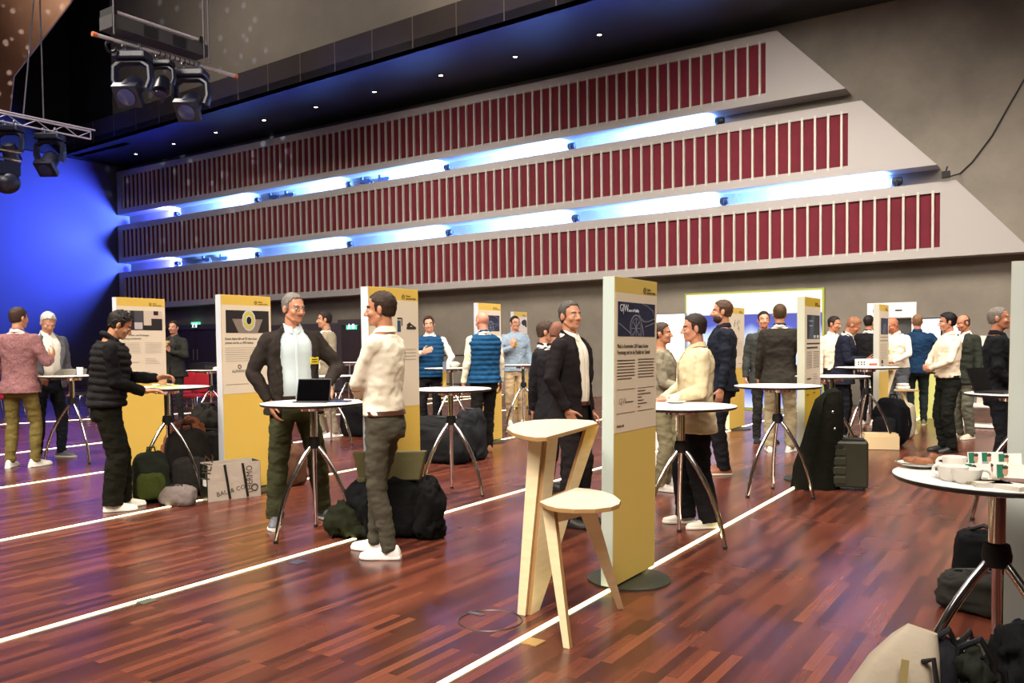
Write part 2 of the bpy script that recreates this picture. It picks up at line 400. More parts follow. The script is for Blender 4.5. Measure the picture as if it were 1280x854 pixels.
# downlights in the soffit
dots = [(170, 192), (217, 179.3), (270, 165), (330, 149.6), (395, 133), (468, 114), (551, 93.4), (644, 70), (749, 42.5)]
M_dl = mat('downlight_glow', '#fff4e0', .4, em='#ffe9c8', es=40)
for k, (px, py) in enumerate(dots):
    p = onz(px, py, SOF)
    o = MB().lathe([(.0, -.02), (.05, -.02), (.05, 0)], n=14, mi=0).lathe([(.05, -.025), (.075, -.02), (.075, 0)], n=14, mi=1, cap=False).build('downlight', [M_dl, M_black]); o.location = p
    tag(o, 'tiny round downlight in the dark soffit, %s' % ('leftmost of the row' if k == 0 else 'rightmost of the row' if k == len(dots)-1 else ords[k]+' of the row from the left'), 'downlight', 'downlights in the soffit')

# dark doors and exit signs in the back wall on the left
M_door = mat('dark_stained_door', '#3d2f33', .55, vary=.15, vscale=3, aniso=(6, 1, .4))
M_jamb = mat('door_surround', '#4b4148', .6)
for k, (pxa, pxb) in enumerate([(222, 272), (430, 466)]):
    a = ony(pxa, 416, WY).x; b = ony(pxb, 416, WY).x
    if b-a < 2.2: b = a+2.6
    fr = MB(); h = 2.02; w = b-a
    fr.box((0, -.04, h+.09), (w+.3, .12, .18)).box((-w/2-.08, -.04, h/2), (.16, .12, h)).box((w/2+.08, -.04, h/2), (.16, .12, h))
    o = fr.build('door_%d' % (k+1), M_jamb, smooth=False); o.location = ((a+b)/2, WY-.02, 0); tag(o, kind='structure')
    nl = max(2, round(w/1.2))
    for j in range(nl):
        c = MB().box((-w/2+w/nl*(j+.5), -.02, h/2), (w/nl-.02, .06, h-.02)).build('door_leaf', M_door, o, smooth=False)
        MB().tube([(-w/2+w/nl*(j+(.9 if j % 2 == 0 else .1)), -.08, .9), (-w/2+w/nl*(j+(.9 if j % 2 == 0 else .1)), -.08, 1.3)], .015, 8).build('handle', M_alu, c)
M_exit = mat('exit_green', '#2f9d76', .4, em='#58d8a8', es=1.6); M_exw = mat('exit_white', '#f0fff8', .4, em='#e8fff4', es=2.2)
for k, (px, py) in enumerate([(243.5, 406.5), (439, 407.5)]):
    p = ony(px, py, WY-.1); o = empty('exit_sign', p, 0, 'small green running-man exit sign above the dark door %s' % ('by the left panels' if k == 0 else 'behind the man in the beige suit'), 'exit sign', 'exit signs')
    MB().box((0, .04, 0), (.42, .1, .22)).build('housing', M_exit, o, smooth=False)
    s = MB(); s.box((.1, -.015, -.01), (.1, .01, .15)).box((-.07, -.015, .055), (.035, .01, .035)).box((-.08, -.015, 0), (.04, .01, .08), rot=Matrix.Rotation(R(20), 3, 'Y')).box((-.11, -.015, -.06), (.02, .01, .08), rot=Matrix.Rotation(R(40), 3, 'Y')).box((-.05, -.015, -.06), (.02, .01, .08), rot=Matrix.Rotation(R(-35), 3, 'Y')).box((-.04, -.015, .01), (.06, .01, .015)).build('pictogram', M_exw, o, smooth=False)
# dark low wall zone on the left part of the back wall
for k, (pxa, pxb) in enumerate([(146, 215), (285, 425)]):
    a = ony(pxa, 440, WY).x; b = ony(pxb, 440, WY).x
    struct(MB().box(((a+b)/2, WY-.03, 1.05), (b-a, .06, 2.1)), 'trim_%d' % (3+k), M_jamb, smooth=False)
# cable hanging from the third front up the concrete on the right
ca = ony(1183, 222, BY-.02); cb = [ony(x, y, WY-.03) for x, y in ((1200, 217), (1215, 203), (1240, 170), (1258, 138), (1280, 100), (1320, 20), (1335, -10))]
tag(MB().tube([ca]+cb, .014, 6).build('hanging_cable', M_black), 'thin black cable climbing the concrete wall at the top right', 'cable')
tag(MB().box((ca+V((0, -.06, .05))), (.14, .12, .12)).tube([ca+V((0, -.1, .1)), ca+V((.03, -.1, .2))], .015, 6).build('cable_clamp', M_black, smooth=False), 'black clamp sitting on the tip of the lowest red front', 'clamp')
# floor inserts
p = onz(613, 776); ins = empty('floor_hatch', (p.x, p.y, 0), 0, 'round wooden floor hatch with thin steel rim in front of the stool', 'floor hatch')
MB().torus((0, 0, .001), .165, .005, 40, 6).build('rim', mat('steel_rim', '#5e5a58', .4, .8), ins)
hp = onz(595, 768)-p; MB().box((hp.x, hp.y, .003), (.09, .03, .004)).build('grip_plate', M_alu, ins, smooth=False)
for (px, py, c, lb) in [(666, 803, '#c9a86a', 'small pale brass square plate in the floor right of the near light strip'), (183, 752, '#6d6f62', 'small dull grey plate in the floor under the second light strip'), (372, 703, '#5b5a6a', 'faint floor socket plate left of the tablet table')]:
    p = onz(px, py); o = MB().box((0, 0, .002), (.09, .09, .004)).build('floor_plate', mat('plate'+c[1:], c, .4, .5), smooth=False); o.location = (p.x, p.y, 0)
    tag(o, lb, 'floor plate')
# ------------------------------------------------------------------ display panels
M_yel = mat('warm_yellow_board', '#e8c45c', .5)
M_yel2 = mat('pale_yellow_board', '#dcc268', .5)
M_paper = mat('cream_print', '#e9dcc6', .55)
M_side = mat('pale_panel_edge', '#cfd6cf', .5)
M_ink = mat('ink', '#3b3328', .6); M_ink2 = mat('grey_ink', '#9a8d78', .6)
M_navy = mat('navy_print', '#232a47', .5, vary=.35, vscale=9); M_dark = mat('dark_print', '#2c2626', .5)
M_lite = mat('pale_print', '#cfd2dc', .5)
M_base = mat('dark_steel_base', '#3a3d30', .45, .3)
ROT = (R(90), 0, R(90))
def graph(root, w, h, kind):
    """printed sheet in plane +x; u across (0..w), v = height"""
    x = .0025
    u = lambda a: a*w
    lines = MB(); li = lambda u0, u1, v, t=.0045: lines.box((x, (u0+u1)/2, v), (.001, u1-u0, t))
    # header mark
    c = MB().torus((x, u(.68), h*.966), .016, .002, 20, 6, rot=Matrix.Rotation(R(90), 3, 'Y')).box((x, u(.68), h*.966), (.001, .008, .008)); c.build('header_mark', M_ink, root)
    text('Cluster', 'header_text', .021, M_ink, root, (x, u(.735), h*.9665), ROT, sx=.9)
    text('Automotive & Mobility', 'header_text', .016, M_ink, root, (x, u(.735), h*.9565), ROT, sx=.82)
    rnd = random.Random(kind)
    if kind == 'gw':
        pic(root, w, h, .06, .94, .812, .922, 'gw')
        text('Made in Automotive: G|W bietet Hochw-', 'headline', .034, M_ink, root, (x, u(.05), h*.775), ROT, sx=.74)
        text('Vernetzung rund um die Mobilität der Zukunft', 'headline', .034, M_ink, root, (x, u(.05), h*.755), ROT, sx=.70)
        for k in range(7):
            li(u(.05), u(.05)+w*(.40 if k < 6 else .33), h*(.735-k*.0098)); li(u(.53), u(.53)+w*(.40-.03*rnd.random()), h*(.737-k*.0098))
        for a, b in ((.05, .46), (.53, .93)): li(u(a), u(b), h*.642, .002); li(u(a), u(b), h*.566, .002)
        text('G|W', 'logo', .05, M_ink2, root, (x, u(.09), h*.595), ROT); li(u(.25), u(.42), h*.6, .005)
        for k, q in enumerate((.18, .32, .1, .14, .22, .06)): li(u(.53), u(.53+q), h*(.632-k*.0105), .005)
        text('cluster.de', 'footer', .024, M_ink, root, (x, u(.05), h*.522), ROT)
    elif kind == 'ring':
        pic(root, w, h, .08, .95, .81, .924, 'ring')
        text('Kunde Alpha hilft auf 3D dem Guss:', 'headline', .034, M_ink, root, (x, u(.06), h*.775), ROT, sx=.8)
        text('prozess und bis zu 40% leichter', 'headline', .034, M_ink, root, (x, u(.06), h*.755), ROT, sx=.8)
        for k in range(7): li(u(.06), u(.9-.05*rnd.random()), h*(.735-k*.011), .003)
        text('ALPHAGUSS', 'logo', .035, M_ink, root, (x, u(.18), h*.612), ROT); MB().torus((x, u(.33), h*.64), .018, .004, 16, 6, rot=Matrix.Rotation(R(90), 3, 'Y')).build('logo', M_ink, root)
        li(u(.06), u(.5), h*.552, .005)
    elif kind == 'photo':
        pic(root, w, h, .09, .93, .81, .925, 'office')
        text('Neue Software- und KI-Lösungen:', 'headline', .032, M_ink, root, (x, u(.1), h*.775), ROT, sx=.82)
        text('Leistung und Sicherheit', 'headline', .032, M_ink, root, (x, u(.1), h*.755), ROT, sx=.82)
        for k in range(8): li(u(.1), u(.47-.04*rnd.random()), h*(.735-k*.0085), .0025); li(u(.55), u(.92-.04*rnd.random()), h*(.735-k*.0085), .0025)
        for k in range(4): li(u(.55), u(.7+.2*rnd.random()), h*(.64-k*.01), .003)
        li(u(.12), u(.42), h*.62, .006); li(u(.1), u(.28), h*.56, .005); li(u(.55), u(.65), h*.56, .005)
    elif kind == 'lab':
        s = MB(); s.box((x, u(.60), h*.875), (.001, w*.1, .012)).box((x, u(.645), h*.86), (.001, w*.02, .06)); s.box((x, u(.84), h*.835), (.001, w*.2, .02)).box((x, u(.79), h*.848), (.001, w*.08, .03), rot=Matrix.Rotation(R(30), 3, 'X')).box((x, u(.87), h*.845), (.001, w*.13, .012), rot=Matrix.Rotation(R(-25), 3, 'X')); s.build('diagram', M_ink, root, smooth=False)
        MB().box((x, u(.585), h*.843), (.001, w*.07, .09)).build('diagram', mat('slate_blue_print', '#33506b'), root, smooth=False)
        text('Next Generation Leichtbau', 'headline', .036, M_ink, root, (x, u(.07), h*.775), ROT, sx=.8)
        for k in range(4): li(u(.07), u(.45), h*(.745-k*.014), .003); li(u(.55), u(.93), h*(.745-k*.014), .003)
        for k in range(4): li(u(.07), u(.3), h*(.66-k*.014), .003)
    elif kind == 'car':
        pic(root, w, h, .15, .93, .80, .915, 'car'); 
        for k in range(8): li(u(.15), u(.5), h*(.76-k*.012), .004); li(u(.55), u(.9), h*(.76-k*.012), .004)
        li(u(.15), u(.4), h*.6, .008)
    elif kind == 'map':
        s = MB(); 
        for a, b, c, d in ((.66, .89, .06, .05), (.72, .875, .05, .04), (.8, .9, .09, .045), (.86, .88, .06, .06), (.9, .855, .04, .03), (.14, .885, .1, .008), (.3, .885, .1, .008)): s.ell((x, u(a), h*b), (.001, c, d), 0, 12, 6)
        s.build('diagram', M_ink, root)
        for k in range(9): li(u(.12), u(.5-.1*rnd.random()), h*(.8-k*.02), .004)
        for k in range(5): li(u(.55), u(.9-.1*rnd.random()), h*(.72-k*.02), .003)
    elif kind == 'grid':
        s = MB()
        for k in range(10): s.torus((x, u(.3+.4*rnd.random()), h*(.82+.07*rnd.random())), .03, .002, 12, 4, rot=Matrix.Rotation(R(90), 3, 'Y'))
        s.build('diagram', M_ink2, root)
        text('Produktionsnetz', 'headline', .05, M_ink, root, (x, u(.1), h*.765), ROT, sx=.8); li(u(.1), u(.6), h*.745, .012)
        for k in range(9): li(u(.1), u(.85), h*(.72-k*.014), .003)
        li(u(.15), u(.35), h*.54, .008); li(u(.55), u(.8), h*.54, .008)
    elif kind == 'tower':
        pic(root, w, h, .12, .93, .775, .905, 'tower')
        li(u(.1), u(.92), h*.75, .014); li(u(.1), u(.8), h*.728, .016)
        for k in range(10): li(u(.1), u(.42), h*(.705-k*.0095), .004); li(u(.52), u(.9), h*(.705-k*.0095), .004)
        for k in range(8): li(u(.52), u(.62+.2*rnd.random()), h*(.58-k*.012), .003)
        li(u(.12), u(.36), h*.56, .014); li(u(.1), u(.25), h*.475, .008); li(u(.5), u(.65), h*.48, .008)
    elif kind == 'blue':
        pic(root, w, h, .15, .92, .78, .9, 'car')
        li(u(.1), u(.92), h*.76, .012); li(u(.1), u(.9), h*.735, .016)
        for k in range(10): li(u(.1), u(.8), h*(.71-k*.012), .004)
        MB().box((x, u(.3), h*.58), (.001, w*.2, .05)).box((x, u(.3), h*.545), (.001, w*.18, .045)).build('logo', M_ink, root, smooth=False)
    if lines.v: lines.build('body_text', M_ink if kind in ('gw', 'tower') else M_ink2, root, smooth=False)
def pic(root, w, h, u0, u1, v0, v1, kind):
    x = .002; W = (u1-u0)*w; Hh = (v1-v0)*h; cu = (u0+u1)/2*w; cv = (v0+v1)/2*h
    P = lambda a, b, dx=.0012: (x+dx, u0*w+W*a, v0*h+Hh*b)
    bgc = {'gw': M_navy, 'car': M_navy, 'ring': M_dark, 'office': M_dark, 'tower': mat('steel_blue_print', '#26303c', .5)}[kind]
    b = MB().box((x, cu, cv), (.001, W, Hh)).build('picture', bgc, root, smooth=False)
    d = MB(); RY = Matrix.Rotation(R(90), 3, 'Y')
    if kind in ('gw', 'car'):
        rot = Matrix.Rotation(R(90), 3, 'Y')
        for rr, t in ((.36, .03), (.27, .014)):
            d.add(*ringpoly(P, .47, .24, rr*.46, rr*1.15, t))
        for k in range(8):
            a = k*PI/4; d.add(*linepoly(P, .47, .24, .47+.12*math.cos(a), .24+.3*math.sin(a), .012))
        for pts in ([(.02, .38), (.15, .26), (.33, .08)], [(.54, .66), (.66, .46), (.8, .46), (1, .56)], [(.72, .3), (.85, .36), (1, .44)], [(.55, .62), (.7, .44)], [(.62, 1), (.78, .93), (.93, .8), (1, .6)], [(.62, .4), (.66, .2), (.68, 0)]):
            for p, q in zip(pts[:-1], pts[1:]): d.add(*linepoly(P, *p, *q, .014))
        d.build('picture_lines', mat('headlight_print', '#8d93a5', .5), root, smooth=False)
        if kind == 'gw':
            text('G|W', 'logo', .062, M_lite, root, P(.04, .72, .002), ROT, sx=.9); text('Center of Mobility', 'logo', .026, M_lite, root, P(.24, .72, .002), ROT, sx=.8)
    elif kind == 'ring':
        d.add([P(.14, .62), P(.85, .62), P(.72, 0), P(.28, 0)]*1+[P(.14, .62, .0016), P(.85, .62, .0016), P(.72, 0, .0016), P(.28, 0, .0016)], [(0, 1, 2, 3), (7, 6, 5, 4)])
        d.build('picture_wing', mat('bronze_print', '#8d7f76', .5), root, smooth=False)
        c = P(.52, .56, .002); rx = Matrix.Rotation(R(90), 3, 'Y')
        for rr, m_, dx in ((.094, M_lite, .0), (.08, mat('lime_print', '#cfc65c', .5), .001), (.044, M_lite, .002), (.034, M_black, .003)):
            e = MB().ell((c[0]+dx, c[1], c[2]), (.0012, rr*.92, rr*1.12), 0, 28, 6); e.build('picture_ring', m_, root)
    elif kind == 'office':
        for a0, a1, b0, b1, col in ((.0, .12, 0, 1, '#2b2526'), (.14, .2, .3, 1, '#b8a99a'), (.3, .52, .4, 1, '#4b4a50'), (.53, .72, .25, 1, '#d8c9b4'), (.72, 1, .6, 1, '#ddc3b4'), (.3, .5, .05, .4, '#c7bfc2'), (.72, .98, .06, .48, '#26231f'), (.5, .98, 0, .25, '#231f1e'), (.78, .9, .78, 1, '#2c2320')):
            e = MB().box(((x+.0012+.0003*a0), u0*w+W*(a0+a1)/2, v0*h+Hh*(b0+b1)/2), (.0005, W*(a1-a0), Hh*(b1-b0))); e.build('picture_patch', mat('print'+col[1:], col, .55), root, smooth=False)
    elif kind == 'tower':
        d.add([P(.35, 1), P(.6, 1), P(.45, 0), P(.1, 0)]+[P(.35, 1, .0016), P(.6, 1, .0016), P(.45, 0, .0016), P(.1, 0, .0016)], [(0, 1, 2, 3), (7, 6, 5, 4)])
        d.build('picture_tower', mat('teal_grey_print', '#46596a', .5), root, smooth=False)
        MB().box(P(.58, .1), (.001, W*.16, Hh*.12)).box(P(.84, .1), (.001, W*.16, Hh*.12)).box(P(.3, .75), (.001, W*.36, .006)).box(P(.3, .55), (.001, W*.3, .006)).build('picture_marks', M_lite, root, smooth=False)
def linepoly(P, a, b, c, d, t):
    dx, dy = c-a, d-b; L = math.hypot(dx, dy) or 1; nx, ny = -dy/L*t*.5, dx/L*t*.8
    q = [(a-nx, b-ny), (c-nx, d-ny), (c+nx, d+ny), (a+nx, b+ny)]; q = [(min(1, max(0, i)), min(1, max(0, j))) for i, j in q]
    return [P(i, j) for i, j in q]+[P(i, j, .0018) for i, j in q], [(0, 3, 2, 1), (4, 5, 6, 7), (0, 1, 5, 4), (1, 2, 6, 5), (2, 3, 7, 6), (3, 0, 4, 7)]
def ringpoly(P, a, b, rx, ry, t, n=24):
    vs = []; fs = []
    for k in range(n):
        an = 2*PI*k/n
        for s in (0, t): vs.append(P(a+(rx-s*.5)*math.cos(an), min(1, max(0, b+(ry-s*1.3)*math.sin(an)))))
    for k in range(n): j = (k+1) % n; fs.append((2*k, 2*j, 2*j+1, 2*k+1))
    return vs, fs
def panel(pxl, line, w, h, kind, label, lean=(0, 0), by=None, side='#cfd6cf', yel=None, th=.075, split=.505, ytop=None):
    p0 = None
    # stand the panel where the ray of its near edge meets the light strip
    a, b = strips[line] if line is not None else (V((-.2, -3.5, 0)), V((-.21, 18, 0)))
    a = a+V((th/2, 0, 0)); b = b+V((th/2, 0, 0))
    best = None
    for k in range(4000):
        q = a+(b-a)*(k/4000)
        if depth(q) < 1: continue
        e = abs(proj(q)[0]-pxl)
        if best is None or e < best[0]: best = (e, q)
    q = best[1]
    root = empty('display_panel', (q.x, q.y, 0), math.atan2((b-a).y, (b-a).x)-PI/2, label, 'display panel', 'yellow display panels')
    t = th
    z0 = .03
    bd = MB().box((-t/2, w/2, (h+z0)/2), (t, w, h-z0)).build('board', yel or M_yel, root, smooth=False, bevel=.002)
    MB().box((-t/2, -.002, (h+z0)/2), (t-.002, .006, h-z0-.002)).build('edge_strip', mat('edge'+side[1:], side, .5), root, smooth=False)
    MB().box((.0007, w/2, h*(.95+split)/2), (.0014, w-.01, h*(.95-split))).build('printed_sheet', M_paper, root, smooth=False)
    MB().lathe([(.0, 0), (.25, 0), (.25, .012), (.24, .018), (0, .018)], (-t/2, w/2, 0), 40).box((-t/2, w/2, .03), (.03, w*.5, .04)).build('base_plate', M_base, root)
    graph(root, w, h, kind)
    if lean != (0, 0):
        k1, k2 = lean
        for ch in root.children:
            for v in ch.data.vertices if not ch.get('sh') else []:
                pass
        root.rotation_euler = (-k2, k1, root.rotation_euler.z)
    return root
GX = .023
panels = {}
panels['gw'] = panel(766, 0, .585, 1.815, 'gw', 'tall yellow display panel with navy car headlight picture, standing behind the wooden stool', lean=(.012, .008), side='#c4d2cc', yel=M_yel2)
panels['lab'] = panel(466, 1, .58, 1.875, 'lab', 'yellow display panel behind the man with crossed arms in a white shirt', side='#c9d2dc')
panels['ring'] = panel(282, 2, .62, 1.93, 'ring', 'yellow display panel picturing a green and white ring, behind the man with glasses', side='#b9bcc4')
panels['photo'] = panel(151.5, 3, .66, 2.02, 'photo', 'yellow display panel with an office photo beside the man in the black puffer vest', side='#cdd0d8')
panels['car'] = panel(600, 2, .60, 2.0, 'car', 'yellow display panel next to the bald man in the blue vest', side='#c3cbd6')
panels['map'] = panel(643.5, 3, .60, 2.09, 'map', 'yellow display panel with a dark world map behind the man in a light blue shirt', side='#c3cbd6')
panels['grid'] = panel(912, 1, .75, 1.95, 'grid', 'narrow-looking yellow display panel right of the bearded man in dark shirt', side='#d2cfae')
panels['tower'] = panel(1006, 0, .62, 1.86, 'tower', 'yellow display panel with dark tower picture, in front of the glowing light wall', side='#c9ccb8', yel=mat('deep_yellow_board', '#d3b22a', .5))
panels['blue'] = panel(1098.5, 0, .72, 1.91, 'blue', 'yellow display panel farthest back, between the man in navy suit and bald man in white', side='#b8b8ae')
panels['edge'] = panel(1278.5, None, .75, 1.75, 'plain', 'display panel cut off by the right picture border, pale grey edge towards us', side='#b9c0ba', lean=(.012, .008), split=.4)
# ------------------------------------------------------------------ bistro tables
def make_table(T=1.04, r=.39, top=M_white):
    root = empty('bar_table')
    MB().lathe([(0, T-.022), (r-.02, T-.022), (r-.004, T-.016), (r, T-.006), (r-.001, T-.003)], n=64, cap=True).build('edge_band', M_edge, root)
    MB().lathe([(0, T-.006), (r-.002, T-.006), (r-.002, T-.001), (r-.006, T), (0, T)], n=64).build('table_top', top, root)
    MB().lathe([(.0, T-.06), (.11, T-.06), (.12, T-.022), (0, T-.022)], n=24).lathe([(.028, T*.7), (.028, T-.05)], n=24).build('column', M_chrome, root)
    hz = T*.70
    MB().lathe([(.02, hz-.045), (.045, hz-.04), (.05, hz), (.042, hz+.04), (.03, hz+.045)], n=24).build('hub', M_black, root)
    for k in range(3):
        a = 2*PI*k/3; c, s = math.cos(a), math.sin(a)
        pts = []
        for i in range(11):
            t = i/10; rr = .035+.295*(t**.8*.55+t*.45)+.045*math.sin(PI*t); z = hz-.03-(hz-.045)*t
            pts.append((rr*c, rr*s, z))
        l = MB().tube(pts, [.0165]*9+[.015, .014], 12).build('leg', M_chrome, root)
        e = pts[-1]; MB().lathe([(.012, 0), (.018, .004), (.018, .018), (.012, .022)], (e[0], e[1], -.002+0.002), 12).build('foot', M_black, l)
    return root
tproto = {}
tables = {}
def table(key, px, base_y, rot, label, T=None, top_y=None, r=.39):
    b = onz(px, base_y)
    if T is None:
        p = onz(px, base_y); d = depth(p); T = EYE-(top_y-427)/FPX*d; 
        lo, hi = .6, 1.4
        for _ in range(30):
            m_ = (lo+hi)/2
            if proj((b.x, b.y, m_))[1] > top_y: lo = m_
            else: hi = m_
        T = (lo+hi)/2
    T = round(T, 3)
    root = make_table(T, r); root.location = (b.x, b.y, 0); root.rotation_euler.z = math.atan2(b.y, b.x)+R({'C': 3, 'D': 8, 'F': -30, 'O': 15, 'N': 10}.get(key, 0))
    tag(root, label, 'table', 'round bar tables'); tables[key] = (b, T); return root
table('C', 852, 678, 45, 'round white bar table with a coffee cup, beside the man in the cream jacket', top_y=507)
table('D', 972, 619, 40, 'empty round white bar table standing before the yellow panel with the tower picture', top_y=482)
table('B', 395, 670, 35, 'round white bar table holding the tablet between the two men talking', top_y=503)
table('A', 565, 618, 35, 'round white bar table standing by the yellow panel, in front of the bald man', top_y=486)
table('E', 212, 621, 60, 'round white bar table littered with yellow papers before the black-vested man', top_y=484)
table('F', 93, 578, 80, 'round white bar table between the man in pink blazer and grey-haired man', top_y=469.5)
table('A2', 565, 552, 10, 'round white bar table with a white bowl by the woman in a blue vest', top_y=460)
table('K', 265, 539, 60, 'round white bar table with folders in front of the red chairs', top_y=462.5)
table('M', 414, 556, 50, 'small white bar table in front of the man in the beige suit', top_y=470)
table('M2', 437, 527, 50, 'round white bar table farthest back, behind the beige suit man', top_y=453)
table('L', 655, 541, 20, 'dark-rimmed round bar table in front of the man in the light blue shirt', top_y=456)
table('O', 1083, 560, 20, 'round white bar table carrying a white box beside the farthest yellow panel', top_y=459)
table('N', 1040, 588, 20, 'round white bar table behind the black coat and the trolley', top_y=470)
table('X', 1268, 650, 20, 'bar table with an open laptop, half hidden by the panel at the right border', T=1.0, r=.36)
table('Q', 1025, 525, 20, 'bar table behind the dark suited man, mostly hidden by the tower panel', top_y=448)
gb_ = onz(1244, 922); gt = table('G', 1244, 922, 90, 'nearest bar table, with plate, cups and cards, in the right foreground', T=.95, r=.345)

def on_table(key, dx, dy):
    b, T = tables[key]; return V((b.x+dx, b.y+dy, T))
def at_table(key, px, py):
    b, T = tables[key]; q = onz(px, py, T); o = V((q.x-b.x, q.y-b.y, 0)); mx_ = .31 if key == 'G' else .24
    if o.length > mx_: o = o*(mx_/o.length)
    return V((b.x+o.x, b.y+o.y, T))

# ------------------------------------------------------------------ plywood stool desk in the foreground
M_ply = mat('birch_plywood', '#e6d3ab', .45, vary=.06, vscale=3, aniso=(2, 2, 14))
M_plyd = mat('plywood_layers', '#b08a58', .5)
M_plytop = mat('pale_ply_top', '#d9cbb8', .4, vary=.05, vscale=4)
def plank(mb, poly, thick, n, mi=0, mi_edge=1):
    """poly 3D planar board with layered edge"""
    h = V(n).normalized()*thick; k = len(poly); vs = [V(p) for p in poly]+[V(p)+h for p in poly]
    fs = [tuple(range(k-1, -1, -1)), tuple(range(k, 2*k))]; o = len(mb.v)
    mb.add(vs, fs, mi); 
    fs2 = [(i, (i+1) % k, k+(i+1) % k, k+i) for i in range(k)]
    mb.f += [tuple(i+o for i in f) for f in fs2]; mb.m += [mi_edge]*k
def stool_desk(o, A, B, C, top_z, seat_z, top_px, seat_px, label, s_rot=0):
    pass
fA = onz(657, 768); fB = onz(708, 811); fC = onz(776, 762)
so = V((fA.x, fA.y, 0)); st = empty('plywood_desk_stool', so, 0, 'pale plywood stool with attached triangular desk top, in the centre foreground', 'stool')
TZ, SZ = .955, .66
tpx = [(683, 546.5), (747, 529), (742, 525.8), (722, 524.3), (695, 523.8), (668, 525), (648, 528), (636, 532), (634, 536), (641, 541), (656, 545), (670, 547)]
spx = [(674, 627), (720, 609.5), (737, 611), (754, 614), (768, 619), (776, 625.5), (774, 630), (764, 633.8), (744, 636.3), (718, 636.6), (696, 635), (684, 632)]
def slab(px, z, th, name, m0):
    pts = [onz(x, y, z)-so for x, y in px]; mb = MB(); plank(mb, pts, th, (0, 0, -1)); return mb.build(name, [m0, M_plyd], st, smooth=False, bevel=.003)
slab(tpx, TZ, .022, 'desk_top', M_plytop); slab(spx, SZ, .022, 'seat', M_plytop)
# upright sheet: left post and slanting post meet near the floor
def seg_at(px, py, ref):     # a point on the vertical plane through ref lines
    return None
tl = onz(672, 546, TZ-.02)-so; tr = onz(744, 531, TZ-.02)-so
plane_n = (tr-tl).cross(V((0, 0, 1))).normalized()
def onpl(px, py):
    v = ray(px, py); o = so+tl; t = (o-EYEP).dot(plane_n)/v.dot(plane_n); return EYEP+v*t-so
up_poly = [onpl(679, 547), onpl(694, 544), onpl(689, 600), onpl(687, 618)]
# sheet outline: left post top, inner notch, slanting post top, right edge, foot
sheet = [onpl(680, 547), onpl(694, 543), onpl(685.5, 621), onpl(706, 613), onpl(729, 536), onpl(745, 532), onpl(718, 612), onpl(686, 716)]
f1 = onz(671, 762)-so; f2 = onz(652, 769)-so
sheet += [V((onpl(670, 761).x, onpl(670, 761).y, 0)), V((onpl(659, 766).x, onpl(659, 766).y, 0))]
mb = MB(); plank(mb, sheet, .022, plane_n if plane_n.y > 0 else -plane_n); mb.build('support_sheet', [M_ply, M_plyd], st, smooth=False, bevel=.002)
# flange along the left post
fl = MB(); nrm = plane_n if plane_n.y < 0 else -plane_n
u0 = onpl(680, 547); u1 = V((onpl(659, 766).x, onpl(659, 766).y, 0)); wd = (tr-tl).normalized()
plank(fl, [u0, u0+nrm*.085, u1+nrm*.05, u1], .022, -wd); fl.build('flange', [M_ply, M_plyd], st, smooth=False, bevel=.002)
def legboard(top_l, top_r, foot, name, thick=.05, wf=.035, kdir=None):
    a = onz(*top_l, SZ-.022)-so; b = onz(*top_r, SZ-.022)-so; d = (b-a).normalized(); f = foot-so
    n = d.cross((f-(a+b)/2)).normalized(); mb = MB()
    plank(mb, [a, b, f+d*wf/2, f-d*wf/2], thick, n)
    vs = mb.v
    return mb.build(name, [M_ply, M_plyd], st, smooth=False, bevel=.002)
legboard((677, 632), (692, 633.5), fB, 'leg', .035, .035)
legboard((722, 634), (744, 633), fC, 'leg', .035, .035)
ap = MB(); a = onz(690, 630, SZ-.022)-so; b = onz(730, 630, SZ-.022)-so
plank(ap, [a, b, b+V((0, 0, -.06)), a+V((0, 0, -.1))], .022, (0, 1, 0)); ap.build('apron', [M_ply, M_plyd], st, smooth=False)

# second plywood stool in the background right
def bg_stool(px, py, label):
    b = onz(px, py); r = empty('plywood_desk_stool', (b.x, b.y, 0), R(20), label, 'stool')
    for z, nm, ox in ((.66, 'seat', .14), (.98, 'desk_top', -.16)):
        pts = [V((ox-.17, -.17, z)), V((ox+.17, -.17, z))]+[V((ox+.17*math.cos(a), -.17+.36*math.sin(a), z)) for a in [PI*k/10 for k in range(1, 10)]]
        mb = MB(); plank(mb, pts, .022, (0, 0, -1)); mb.build(nm, [M_plytop, M_plyd], r, smooth=False)
    mb = MB(); plank(mb, [V((-.3, .0, 0)), V((-.24, .0, 0)), V((.02, .0, .955)), V((-.07, .0, .955))], .04, (0, 1, 0)); mb.build('support_sheet', [M_ply, M_plyd], r, smooth=False)
    for sx, sy in ((.28, -.15), (.3, .2)):
        MB().beam((sx, sy, 0), (.1, sy*.4, .64), .05, .03).build('leg', M_ply, r, smooth=False)
    return r
bgs = bg_stool(1118, 541, 'pale plywood stool with desk top in the background, beside the far yellow panel')

